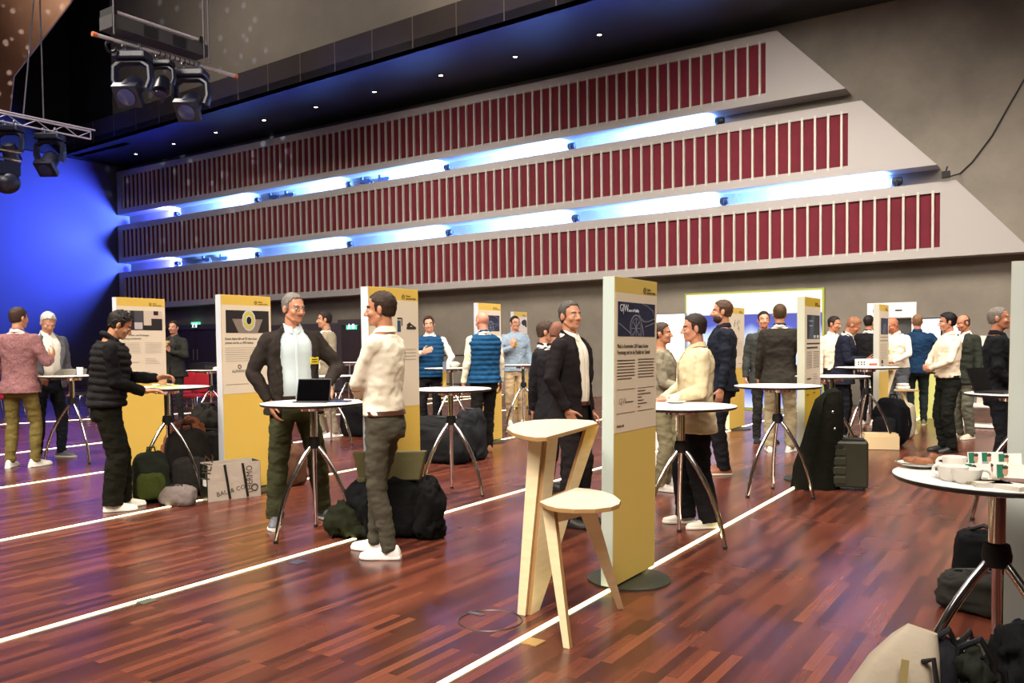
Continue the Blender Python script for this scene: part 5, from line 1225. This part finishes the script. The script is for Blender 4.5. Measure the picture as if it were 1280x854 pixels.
        wr(remesh(tp_, 'blazer', topm, root, .0085, 2, .45), .010)
    elif top_kind == 'vest':
        un = MB(); torso_solid(un, .93, 1.52, .006); sleeves(un, .002); wr(remesh(un, 'shirt', undm, root, .010, 3), .010)
        torso_solid(tp_, hem, 1.50, .036, fl=.0, quiltk=.020)
        for sg in (1, -1): tp_.capsule(SH[sg]-V((sg*.035, 0, -.012)), tt((sg*.06, -.016, 1.49)), .058, .035)
        tp_.tube([tt((0, .04, 1.50)), tt((.062, .0, 1.53)), tt((.06, -.055, 1.55)), tt((0, -.088, 1.555)), tt((-.06, -.055, 1.55)), tt((-.062, .0, 1.53)), tt((0, .04, 1.50))], .017, 10)
        pv = remesh(tp_, 'vest', topm, root, .0085, 1, .4); displace(pv, .010, 16, seed); fin(pv)
    elif top_kind == 'puffer':
        torso_solid(tp_, hem, 1.505, .042, fl=.0, quiltk=.024)
        for sg in (1, -1): tp_.capsule(SH[sg]-V((sg*.035, 0, -.012)), tt((sg*.06, -.016, 1.49)), .062, .038)
        un = MB(); sleeves(un, .012); torso_solid(un, .95, 1.5, .01); wr(remesh(un, 'sweater', mat('sweater'+under_c[1:], under_c, .9, spec=.12, bump=.3, bscale=60), root, .010, 2), .012)
        tp_.tube([tt((0, .055, 1.50)), tt((.07, .02, 1.53)), tt((.07, -.055, 1.57)), tt((0, -.095, 1.58)), tt((-.07, -.055, 1.57)), tt((-.07, .02, 1.53)), tt((0, .055, 1.50))], .022, 10)
        pv = remesh(tp_, 'vest', topm, root, .0085, 1, .4); displace(pv, .012, 14, seed); fin(pv)
    if belt and top_kind in ('shirt', 'blazer', 'vest'):
        bl = MB(); rg = []
        for z in (.962, .966, .994, .998):
            rx, ry, yc = tsec(z, girth, belly); k = .016 if .963 < z < .997 else .010
            rg.append([tt(((rx+k)*math.sin(t), yc+(ry+k)*math.cos(t), z)) for t in [2*PI*j/32 for j in range(32)]])
        bl.rings(rg); rx, ry, yc = tsec(.98, girth, belly); bl.box(tt((0, yc+ry+.019, .98)), (.045, .008, .034), 1); fin(bl.build('belt', [mat('belt'+belt[1:], belt, .45), M_chrome], root))
    if collar and top_kind != 'puffer':
        cm = topm if top_kind in ('shirt', 'overshirt', 'polo') else undm; c = MB()
        rg = []; n_ = 36
        for i in range(n_+1):
            a = R(13)+(2*PI-R(26))*i/n_; f_ = max(0, math.cos(a)); sn, cs = math.sin(a), math.cos(a); q = f_**3
            P_ = lambda r, z: tt((sn*r, -.016+cs*(r*1.02+.008*f_), z))
            rg.append([P_(.062, 1.500-.01*q), P_(.058, 1.560-.030*f_), P_(.064, 1.563-.030*f_), P_(.080+.012*q, 1.524-.050*q), P_(.074+.012*q, 1.518-.052*q), P_(.066, 1.535-.03*f_)])
        c.rings(rg)
        fin(c.build('collar', cm, root))
    if top_kind in ('shirt', 'overshirt', 'blazer') :
        pm = MB(); gr = {'shirt': .0135, 'overshirt': .024, 'blazer': .0055}[top_kind]; zs = [lerp(.99, 1.48, i/12) for i in range(13)]
        pts = []
        for z in zs: rx, ry, yc = tsec(z, girth, belly); pts.append(tt((0, yc+ry+gr+.003, z)))
        pm.tube(pts, .014, 8, flat=.25, up=(0, 1, 0))
        for z in zs[::2]: rx, ry, yc = tsec(z, girth, belly); pm.ell(tt((0, yc+ry+gr+.007, z)), (.005, .003, .005), 0, 8, 6)
        fin(pm.build('placket', topm if top_kind != 'blazer' else undm, root))
    if badge:
        x = badge[0]; z = badge[1]; rx, ry, yc = tsec(z, girth, belly); g = {'blazer': .034, 'shirt': .016, 'vest': .042, 'overshirt': .026, 'polo': .018, 'puffer': .05}[top_kind]; yy = yc+(ry+g)*math.sqrt(max(0, 1-(x/(rx+g))**2))
        an = math.atan2(x/(rx+g)**2, yy/(ry+g)**2); bb = MB().box((0, 0, 0), (.085, .006, .055), rot=Matrix.Rotation(-an, 3, 'Z')).box((0, 0, .032), (.02, .008, .02), 1, rot=Matrix.Rotation(-an, 3, 'Z'))
        for j in range(2): bb.box((0, .004, .008-.018*j), (.06, .001, .007), 2, rot=Matrix.Rotation(-an, 3, 'Z'))
        q = tt((x, yy+.008, z)); bb.v = [tuple(V(v)+q) for v in bb.v]; fin(bb.build('name_badge', [mat('badge_yellow', badge[2] if len(badge) > 2 else '#d9c93c', .5), M_black, M_ink], root, smooth=False))
    root['s'] = s
    return root, arms, s, tt
def hand(mb, W, d, n, sg, curl, point=None, sc=1.0):
    t = d.cross(n)*sg; t.normalize()
    rot = Matrix((t, n, d)).transposed()
    mb.ell(W+d*.045, (.040, .0155, .054), 0, 16, 10, rot=rot, e=.75)
    L = ((.044, .027, .021), (.048, .030, .022), (.044, .028, .021), (.035, .021, .018))
    for k in range(4):
        p = W+d*(.088-.004*abs(k-1.2))+t*(.031-.0205*k); c = curl if not (point and k == 0) else .05
        dd = (d+t*(.10-.066*k)*(1-curl)).normalized(); ang = (c*1.15, c*1.45, c*1.0); a = 0; q = p-d*.02
        rr = (.0098, .0092, .0082, .0074); mb.capsule(q, p, .0100, .0098, 8)
        for s_ in range(3):
            a += ang[s_]; v = dd*math.cos(a)+n*math.sin(a); e = p+v*L[k][s_]; mb.capsule(p, e, rr[s_], rr[s_+1], 8); p = e
    p = W+d*.022+t*.028; v = (d*.62+t*.72+n*.28).normalized(); e = p+v*.042; mb.capsule(p, e, .0135, .0108, 8); v2 = (d*.85+t*.3+n*.45*(.4+curl)).normalized(); e2 = e+v2*.030; mb.capsule(e, e2, .0105, .0092, 8); mb.capsule(e2, e2+v2*.018, .0092, .0078, 8)
D = dict
NV = .0065
folks = {}
# far left: pink blazer, back three-quarters towards us
folks['pink'] = person('person in dusty pink blazer and olive trousers, seen from behind, far left', 28, 584, 384, 152, skin='#c08a6c', hair='#3b2a22', top_kind='blazer', top_col='#875c5e', under='#e6e0d8', trousers='#6f6236', fit='slim', shoes='#ece8e0', tex='check', RA=D(w=(.22, .26, 1.20), pole=(.6, -.4, -1), d=(.1, .5, .8), n=(-1, .1, .2), curl=.3), LA=D(w=(-.2, .2, 1.0), pole=(-1, -.5, 0), d=(.2, .7, -.3), n=(1, 0, 0)), head=(-25, 5, 0), feet=((.14, .02, -25), (-.12, -.02, 10)), gap=-30, hem=.84, seed=3)
folks['greyhair'] = person('grey-haired person in a grey blazer and open white shirt, looking down at the far left', 62, 573, 389, 25, skin='#c98e72', hair='#b9b6b2', hairstyle='thick', top_kind='blazer', top_col='#5b5d63', under='#eae6da', trousers='#20242c', shoes='#62646a', sole='#d8d6d0', belt='#2c2018', head=(-10, 28, 0), lean=4, RA=D(w=(.2, .2, 1.02), pole=(1, -.4, 0), d=(-.2, .8, -.3), n=(0, 0, -1)), LA='down', gap=34, feet=((.13, 0, -20), (-.14, .02, 25)), seed=4, hem=.86, belly=.02)
folks['puffer'] = person('person with black quilted vest, black clothes and white sneakers, eating at the paper-strewn table', 138, 638, 386, 88, skin='#b17a58', hair='#17110e', hairstyle='messy', top_kind='puffer', top_col='#1c1b1c', under='#121214', trousers='#16160f', fit='wide', shoes='#e9e6d6', sole='#f2efe6', head=(0, 30, 0), lean=6, RA=D(w=(.10, .30, 1.06), pole=(.5, -1, -.5), d=(0, 1, .05), n=(0, .1, -1), curl=.25), LA=D(w=(-.10, .42, 1.17), pole=(-.5, -.5, -1), d=(.1, 1, .1), n=(.6, 0, -1), curl=.55), feet=((.08, .03, 0), (-.12, .10, 5)), hem=.93, seed=6, voxel=NV, collar=False)
folks['hidden'] = person('person in a dark jacket, half hidden behind the office photo panel, hands raised', 220, 527, 401, 330, skin='#c98e72', hair='#2b211b', top_kind='blazer', top_col='#2e2f2c', under='#3a3a38', trousers='#2c2c2a', shoes='#1a1a1a', sole='#1a1a1a', RA=D(w=(.05, .22, 1.32), pole=(1, 0, -1), d=(-.3, .4, .8), n=(-1, -.3, 0), curl=.6), LA=D(w=(-.04, .2, 1.25), pole=(-1, 0, -1), d=(.4, .3, .7), n=(1, -.3, 0), curl=.6), gap=-20, voxel=.009, seed=7)
folks['glasses'] = person('person with glasses, dark blazer, light shirt and olive trousers, standing behind the tablet table', 370, 651, 366, 14, skin='#c2876a', hair='#6e6864', hairstyle='short', glasses=True, beard=('#8d8178', .035), top_kind='blazer', top_col='#2c2623', under='#bccad0', trousers='#393a26', fit='regular', shoes='#5d5f66', sole='#dedbd2', belt='#2a1f18', head=(22, 6, 0), lean=1, RA=D(w=(.205, .075, .96), pole=(1, -.5, 0), d=(-.25, .1, -.9), n=(-1, 0, 0), curl=.25), LA=D(w=(-.20, .24, 1.085), pole=(-1, -.6, 0), d=(.15, .8, -.45), n=(.2, 0, -1), curl=.4), gap=37, hem=.85, feet=((.19, .12, -15), (-.21, .04, 20)), girth=1.03, belly=.03, badge=(-.135, 1.27, '#d8c63a'), voxel=NV, seed=9)
folks['beige'] = person('person in a beige suit with white T-shirt, facing left beside the far white table', 409, 546, 389, 292, skin='#c08a6c', hair='#221a15', hairstyle='short', top_kind='blazer', top_col='#8d8470', under='#ece8e0', trousers='#968c78', fit='regular', shoes='#ece8e0', head=(-20, 3, 0), RA=D(w=(.23, .2, 1.0), pole=(1, -.6, 0), d=(-.2, .8, -.3), n=(-1, 0, 0)), LA='down', gap=26, hem=.82, badge=(-.12, 1.3, '#e0d040'), voxel=.008, collar=False, seed=10, feet=((.12, .05, -10), (-.12, -.05, 12)))
folks['folded'] = person('person in white shirt with folded arms and grey trousers, facing the man with glasses', 483, 694, 364, 243, skin='#b97f60', hair='#33241b', hairstyle='short', top_kind='shirt', top_col='#ebe3d0', trousers='#4b473c', fit='slim', shoes='#ece8e2', sole='#f3f0ea', belt='#4a2a1e', head=(14, 4, 0), RA=D(w=(-.03, .18, 1.17), pole=(1, .3, -.9), d=(-1, -.1, -.1), n=(0, -1, 0), curl=.7), LA=D(w=(.06, .22, 1.09), pole=(-1, .1, -.7), d=(.9, .25, -.1), n=(0, -1, .2), curl=.6), feet=((.08, .13, -8), (-.09, -.06, 12)), voxel=NV, seed=11, girth=1.0)
folks['bluevest_w'] = person('smiling person in a blue quilted vest over a white blouse, gesturing behind the yellow panel', 539, 547, 395, 350, skin='#cf9a80', hair='#3c2820', hairstyle='bob', female=True, top_kind='vest', top_col='#1a456c', under='#ebe6da', trousers='#1b1b1e', shoes='#1a1a1a', sole='#1a1a1a', RA=D(w=(.06, .30, 1.26), pole=(1, 0, -1), d=(-.8, .5, .3), n=(-.3, -1, 0), curl=.3), LA=D(w=(-.24, .1, .97), pole=(-1, -.6, 0), d=(0, .2, -1), n=(1, 0, 0), curl=.3), head=(8, 4, 5), hem=.90, voxel=.008, seed=12)
folks['bald'] = person('bald person in a blue quilted vest, cream sleeves and black trousers, seen from behind', 606, 567, 389, 205, skin='#c98a70', hair='#8a6a58', hairstyle='none', top_kind='vest', top_col='#1b486f', under='#e9e0c8', trousers='#1c1a1a', shoes='#a06a45', sole='#6d4c38', head=(10, 10, 0), RA='down', LA=D(w=(-.26, .05, .90), pole=(-.3, -1, 0), d=(0, .12, -1), n=(1, 0, 0), curl=.5), hem=.90, voxel=.008, seed=13, girth=1.05, feet=((.11, .12, -12), (-.12, -.1, 15)))
folks['lightblue'] = person('person with glasses, light blue shirt and beige trousers, before the map panel', 645, 530, 395, 8, skin='#c68d72', hair='#2a1f1a', hairstyle='short', glasses=True, top_kind='overshirt', top_col='#8fa2b5', trousers='#b09a7a', fit='regular', shoes='#dedad2', hem=.88, RA=D(w=(.08, .24, 1.28), pole=(1, 0, -1), d=(-.15, .2, 1), n=(-.2, -1, 0), curl=.5), LA='down', head=(18, 0, 0), badge=(.02, 1.32, '#e3d23c'), voxel=.008, seed=14)
folks['dark_a'] = person('short-haired person in dark suit with white collar, leftmost of three suits by the stool', 684, 612, 401, 100, skin='#bd866a', hair='#3d2c24', hairstyle='short', top_kind='blazer', top_col='#25252d', under='#e6e2da', trousers='#22222a', shoes='#1a1a1a', sole='#1a1a1a', head=(-10, 4, 0), gap=-20, voxel=.009, seed=15)
folks['dark_b'] = person('brown-headed person in a black blazer, seen from behind between two suited men', 696, 625, 400, 160, skin='#a06a50', hair='#7a5140', hairstyle='buzz', top_kind='blazer', top_col='#1e1c20', under='#d8d2c8', trousers='#1b1a1c', shoes='#1a1a1a', sole='#1a1a1a', head=(-15, 22, 0), gap=-20, voxel=.009, seed=16)
folks['suit'] = person('person in black suit and open white shirt, hand in pocket, behind the wooden stool', 716, 655, 376, 62, skin='#b57f62', hair='#4a4644', hairstyle='short', top_kind='blazer', top_col='#1d191b', under='#e9e3d6', trousers='#211d1e', fit='regular', shoes='#1c1614', sole='#14100e', belt='#5a2a1c', head=(-22, -2, 0), RA=D(w=(.23, .08, .95), pole=(1, -.6, 0), d=(-.3, .3, -.85), n=(-1, 0, 0), curl=.3), LA='down', gap=27, hem=.80, voxel=NV, seed=17, belly=.015)
folks['hoodie'] = person('person in a grey-beige sweatshirt and pale jeans, mostly hidden by the tall panel', 829, 612, 412, 75, skin='#b97f60', hair='#3d2f26', top_kind='overshirt', top_col='#8d8672', trousers='#8b8468', fit='regular', shoes='#d9d5cc', hem=.88, RA=D(w=(.12, .30, 1.08), pole=(.5, -1, -.5), d=(0, 1, .1), n=(0, 0, -1), curl=.4), collar=False, voxel=.009, seed=18, height=1.62)
folks['cream'] = person('person in a cream overshirt and wide black trousers at the table with the coffee cup', 870, 657, 392, 283, skin='#b98066', hair='#2b211c', hairstyle='short', top_kind='overshirt', top_col='#d2c3a0', trousers='#18171a', fit='wide', shoes='#d9d4c8', sole='#e9e4da', hem=.80, head=(-4, 5, 0), RA=D(w=(.17, .24, 1.07), pole=(1, -.6, -.5), d=(-.3, 1, -.1), n=(0, 0, -1), curl=.35), LA=D(w=(-.16, .25, 1.09), pole=(-.5, -1, -.6), d=(.15, 1, -.05), n=(0, 0, -1), curl=.5), feet=((.10, .07, -6), (-.10, -.08, 10)), voxel=NV, seed=19, girth=1.07)
folks['beard'] = person('bearded person in dark navy shirt and brown shoes, before the glowing light walls', 903, 592, 375, 275, skin='#bd8468', hair='#4a3324', hairstyle='short', beard=('#3a281e', .12), top_kind='overshirt', top_col='#1b1f2a', trousers='#1d1c20', fit='regular', shoes='#8a4f36', sole='#e0dbd0', hem=.86, head=(-4, 0, 0), RA='down', LA='down', voxel=.0075, seed=20, girth=1.03)
folks['far_a'] = person('dark-haired person facing us, half hidden behind the one in black blazer and chinos', 955, 553, 389, 15, skin='#c68d72', hair='#201814', top_kind='blazer', top_col='#3a3c3a', under='#5a6064', trousers='#2c2c2a', shoes='#1a1a1a', sole='#1a1a1a', gap=-24, voxel=.009, seed=21, head=(-6, 0, 0))
folks['blackback'] = person('person in a black blazer and beige chinos, seen from behind before the glowing light wall', 975, 565, 380, 172, skin='#b57f62', hair='#4a3823', hairstyle='short', top_kind='blazer', top_col='#2e2b26', under='#d8d2c8', trousers='#968a6d', fit='regular', shoes='#e4e0d8', sole='#efece6', head=(10, 4, 0), gap=-20, hem=.80, voxel=.008, seed=22, RA='pocket', feet=((.11, .05, -12), (-.12, 0, 14)), girth=1.04)
folks['white_far'] = person('dark-haired person in a white shirt behind the navy suited man at the back', 1041, 540, 395, 40, skin='#b97f60', hair='#1d1613', top_kind='shirt', top_col='#e9ddc8', trousers='#25262c', shoes='#1a1a1a', sole='#1a1a1a', belt='#1a1512', voxel=.009, seed=23, head=(20, 10, 0))
folks['navy'] = person('person in a navy suit looking down at papers in the hands, back right', 1053, 549, 394, 80, skin='#b97a5c', hair='#8a5e44', hairstyle='short', top_kind='blazer', top_col='#1e2130', under='#e6e2da', trousers='#1b1c24', shoes='#1a1a1a', sole='#1a1a1a', lean=8, head=(0, 35, 0), RA=D(w=(.06, .32, 1.16), pole=(.6, -.6, -1), d=(-.2, 1, .2), n=(-.4, 0, 1), curl=.45), LA=D(w=(-.08, .34, 1.16), pole=(-.6, -.6, -1), d=(.2, 1, .2), n=(.4, 0, 1), curl=.45), gap=-20, voxel=.008, seed=24)
folks['blk_far'] = person('person in a black jacket, mostly hidden behind the farthest yellow panel', 1086, 531, 394, 150, skin='#b97a5c', hair='#1c1512', top_kind='blazer', top_col='#18181a', under='#d8d2c8', trousers='#18181c', shoes='#d8d4cc', gap=-20, voxel=.010, seed=25)
folks['white_bald'] = person('balding person in a white shirt and grey jeans, leaning forward right of the farthest panel', 1122, 534, 395, 325, skin='#b86f50', hair='#8f6a55', hairstyle='fringe', top_kind='shirt', top_col='#eadfcd', trousers='#50545a', fit='regular', shoes='#3a3a3a', sole='#3a3a3a', lean=8, head=(-10, 26, 0), RA=D(w=(.10, .3, 1.10), pole=(1, -.4, -.2), d=(-.8, .5, 0), n=(0, 0, -1), curl=.4), LA=D(w=(-.12, .28, 1.06), pole=(-1, -.2, -.2), d=(.9, .3, 0), n=(0, 0, -1), curl=.4), voxel=.008, seed=26, belly=.03, girth=1.08, badge=(.05, 1.25, '#d8c85a'))
folks['bluejacket'] = person('person in a blue hooded jacket seen from behind, at the exhibition shelf', 1146, 531, 393, 185, skin='#b97a5c', hair='#7a5a40', hairstyle='short', top_kind='overshirt', top_col='#193350', trousers='#232a2a', shoes='#6f7050', sole='#c9c49a', hem=.84, RA=D(w=(.28, .2, 1.12), pole=(1, -.5, -.3), d=(0, 1, 0), n=(-1, 0, 0)), voxel=.009, seed=27, girth=1.1)
folks['whiteshirt'] = person('black-haired person in white shirt and black trousers with clasped hands, on the right', 1184, 565, 391, 298, skin='#c0856a', hair='#0f0c0c', hairstyle='thick', top_kind='shirt', top_col='#e9dcc4', trousers='#191b17', fit='regular', shoes='#141414', sole='#141414', belt='#16120f', head=(-12, 4, 0), RA=D(w=(.06, .24, 1.08), pole=(1, -.3, -.2), d=(-.85, .3, -.1), n=(-.2, -1, 0), curl=.55), LA=D(w=(-.06, .26, 1.08), pole=(-1, -.3, -.3), d=(.8, .3, .1), n=(.2, -1, 0), curl=.55), voxel=.0075, seed=28, belly=.02, girth=1.05)
folks['green_suit'] = person('balding person in a dark green-grey suit, half hidden behind the person with clasped hands', 1205, 548, 393, 318, skin='#b97a5c', hair='#4d3a30', hairstyle='balding', top_kind='blazer', top_col='#2c3029', under='#e6e2da', trousers='#5c5c50', fit='regular', shoes='#c9b9a0', sole='#e0dbd0', gap=-24, head=(-10, 14, 0), voxel=.008, seed=29)
folks['blackpolo'] = person('grey-haired person in a black sweater with pushed-up sleeves, facing right before the border panel', 1247, 606, 383, 88, skin='#b57a5c', hair='#6e6861', hairstyle='buzz', top_kind='overshirt', top_col='#141418', trousers='#1a1b20', fit='regular', shoes='#1a1a1a', sole='#1a1a1a', hem=.90, head=(-4, 0, 0), RA=D(w=(.20, .20, .98), pole=(.4, -1, 0), d=(0, .7, -.6), n=(-1, 0, 0), curl=.4), voxel=.008, seed=30)
# small things held or worn
def in_hand(key, sg, mb, name, mats, label, cat, off=(0, 0, 0)):
    root, arms, s, tt = folks[key]; S, E_, W, d, n, c = arms[sg]; q = (W+d*.09+n*.03)*s+V(off)
    bpy.context.view_layer.update(); w = root.matrix_world @ q
    o = mb.build(name, mats, smooth=True); o.location = w; o.rotation_euler.z = root.rotation_euler.z; tag(o, label, cat); return o
in_hand('navy', 1, MB().box((0, .03, 0), (.15, .21, .004), rot=Matrix.Rotation(R(30), 3, 'X')), 'paper_sheet', mat('sheet', '#d8dce8', .5), 'white sheet held by the navy suited person', 'paper')
in_hand('hidden', 1, MB().lathe([(0, 0), (.03, 0), (.035, .08), (.03, .08), (0, .01)], n=16), 'paper_cup', mat('yellow_cup', '#e0cf55', .5), 'small yellow cup held by the half hidden person at the left', 'cup', off=(0, .02, -.03))
in_hand('whiteshirt', 1, MB().box((0, .02, -.04), (.14, .09, .02)), 'black_pouch', M_blackg, 'small black pouch held in the clasped hands', 'pouch')
in_hand('puffer', -1, MB().ell((0, 0, 0), (.02, .014, .01)), 'pastry_bite', M_bread, 'small bite of pastry held over the paper-strewn table', 'pastry')
# ------------------------------------------------------------------ light
def area(name, loc, tgt, size, e, col, sy=None):
    l = bpy.data.lights.new(name, 'AREA'); l.spread = R(105); l.energy = e; l.color = col; l.size = size
    if sy: l.shape = 'RECTANGLE'; l.size_y = sy
    o = bpy.data.objects.new(name, l); COL.objects.link(o); o.location = loc
    o.rotation_euler = (V(tgt)-V(loc)).to_track_quat('-Z', 'Y').to_euler(); return o
WARM = (1.0, .9, .78)
area('hall_light', (1, -2.5, 9), (-4, 5, 0), 4, 620, WARM)
area('hall_light', (-8, -1, 9), (-8, 5.5, 0), 4, 700, WARM)
area('hall_light', (-4, 8, 9.5), (-4, 9, 0), 4, 520, WARM)
area('hall_light', (3, 10, 9.5), (-1.5, 14, 0), 4, 520, WARM)
area('hall_light', (-14, 6, 9.5), (-12, 8, 0), 4, 420, WARM)
for x_, e_ in ((4, 150), (-5, 260), (-14, 170), (-23, 60)):
    o_ = area('added_wall_fill', (x_, 11.5, 8.2), (x_, 19.2, 1.0), 2.0, e_, WARM)  # added fill without a known fixture, warms and brightens the lower back wall
    o_.data.spread = R(95)
for x_, e_ in ((-1, 160), (-10, 260), (-19, 160)):
    area('added_upper_wall_fill', (x_, 9, 12.5), (x_-1, 15.5, 10.3), 1.5, e_, WARM)  # extra unseen fill, added to lift the wall above the fascia out of black
w = bpy.data.worlds.new('w'); bpy.context.scene.world = w; w.use_nodes = True
w.node_tree.nodes['Background'].inputs[0].default_value = (.62, .5, .4, 1); w.node_tree.nodes['Background'].inputs[1].default_value = .22
# speckled beam on the upper wall
for (x, e) in ((1, 45), (-4, 75), (-9, 80), (-14, 80), (-19, 70), (-25, 60)):
    fy = fb.y+(x-fb.x)*(fa.y-fb.y)/(fa.x-fb.x)
    o = area('blue_wash', (x, fy-.1, 7.5), (x, fy, SOF), 4.9, e, (.01, .06, 1), .1); o.data.spread = R(90); o.rotation_euler = (R(158), 0, 0)
g = bpy.data.lights.new('gobo', 'SPOT'); g.energy = 5000; g.spot_size = R(38); g.spot_blend = .3; g.color = (.6, .75, 1); g.use_nodes = True; g.shadow_soft_size = .02
nt = g.node_tree; em = nt.nodes['Emission']; tc = nt.nodes.new('ShaderNodeTexCoord'); vo = nt.nodes.new('ShaderNodeTexVoronoi'); vo.inputs['Scale'].default_value = 34
cr = nt.nodes.new('ShaderNodeValToRGB'); cr.color_ramp.elements[0].position = .16; cr.color_ramp.elements[0].color = (1, 1, 1, 1); cr.color_ramp.elements[1].position = .26; cr.color_ramp.elements[1].color = (0, 0, 0, 1)
nt.links.new(tc.outputs['Normal'], vo.inputs['Vector']); nt.links.new(vo.outputs['Distance'], cr.inputs['Fac']); nt.links.new(cr.outputs['Color'], em.inputs['Strength'])
go = bpy.data.objects.new('gobo_light', g); COL.objects.link(go); go.location = (-14, 4, 7.0)
go.rotation_euler = (ony(190, 90, 15.6)-V(go.location)).to_track_quat('-Z', 'Y').to_euler()
sc = bpy.context.scene
sc.view_settings.view_transform = 'Standard'; sc.view_settings.look = 'None'; sc.view_settings.gamma = 1; sc.view_settings.use_curve_mapping = False
sc.view_settings.exposure = 0.0
sc.cycles.max_bounces = 6; sc.cycles.glossy_bounces = 4; sc.cycles.diffuse_bounces = 3; sc.cycles.sample_clamp_indirect = 4
sc.cycles.use_denoising = True
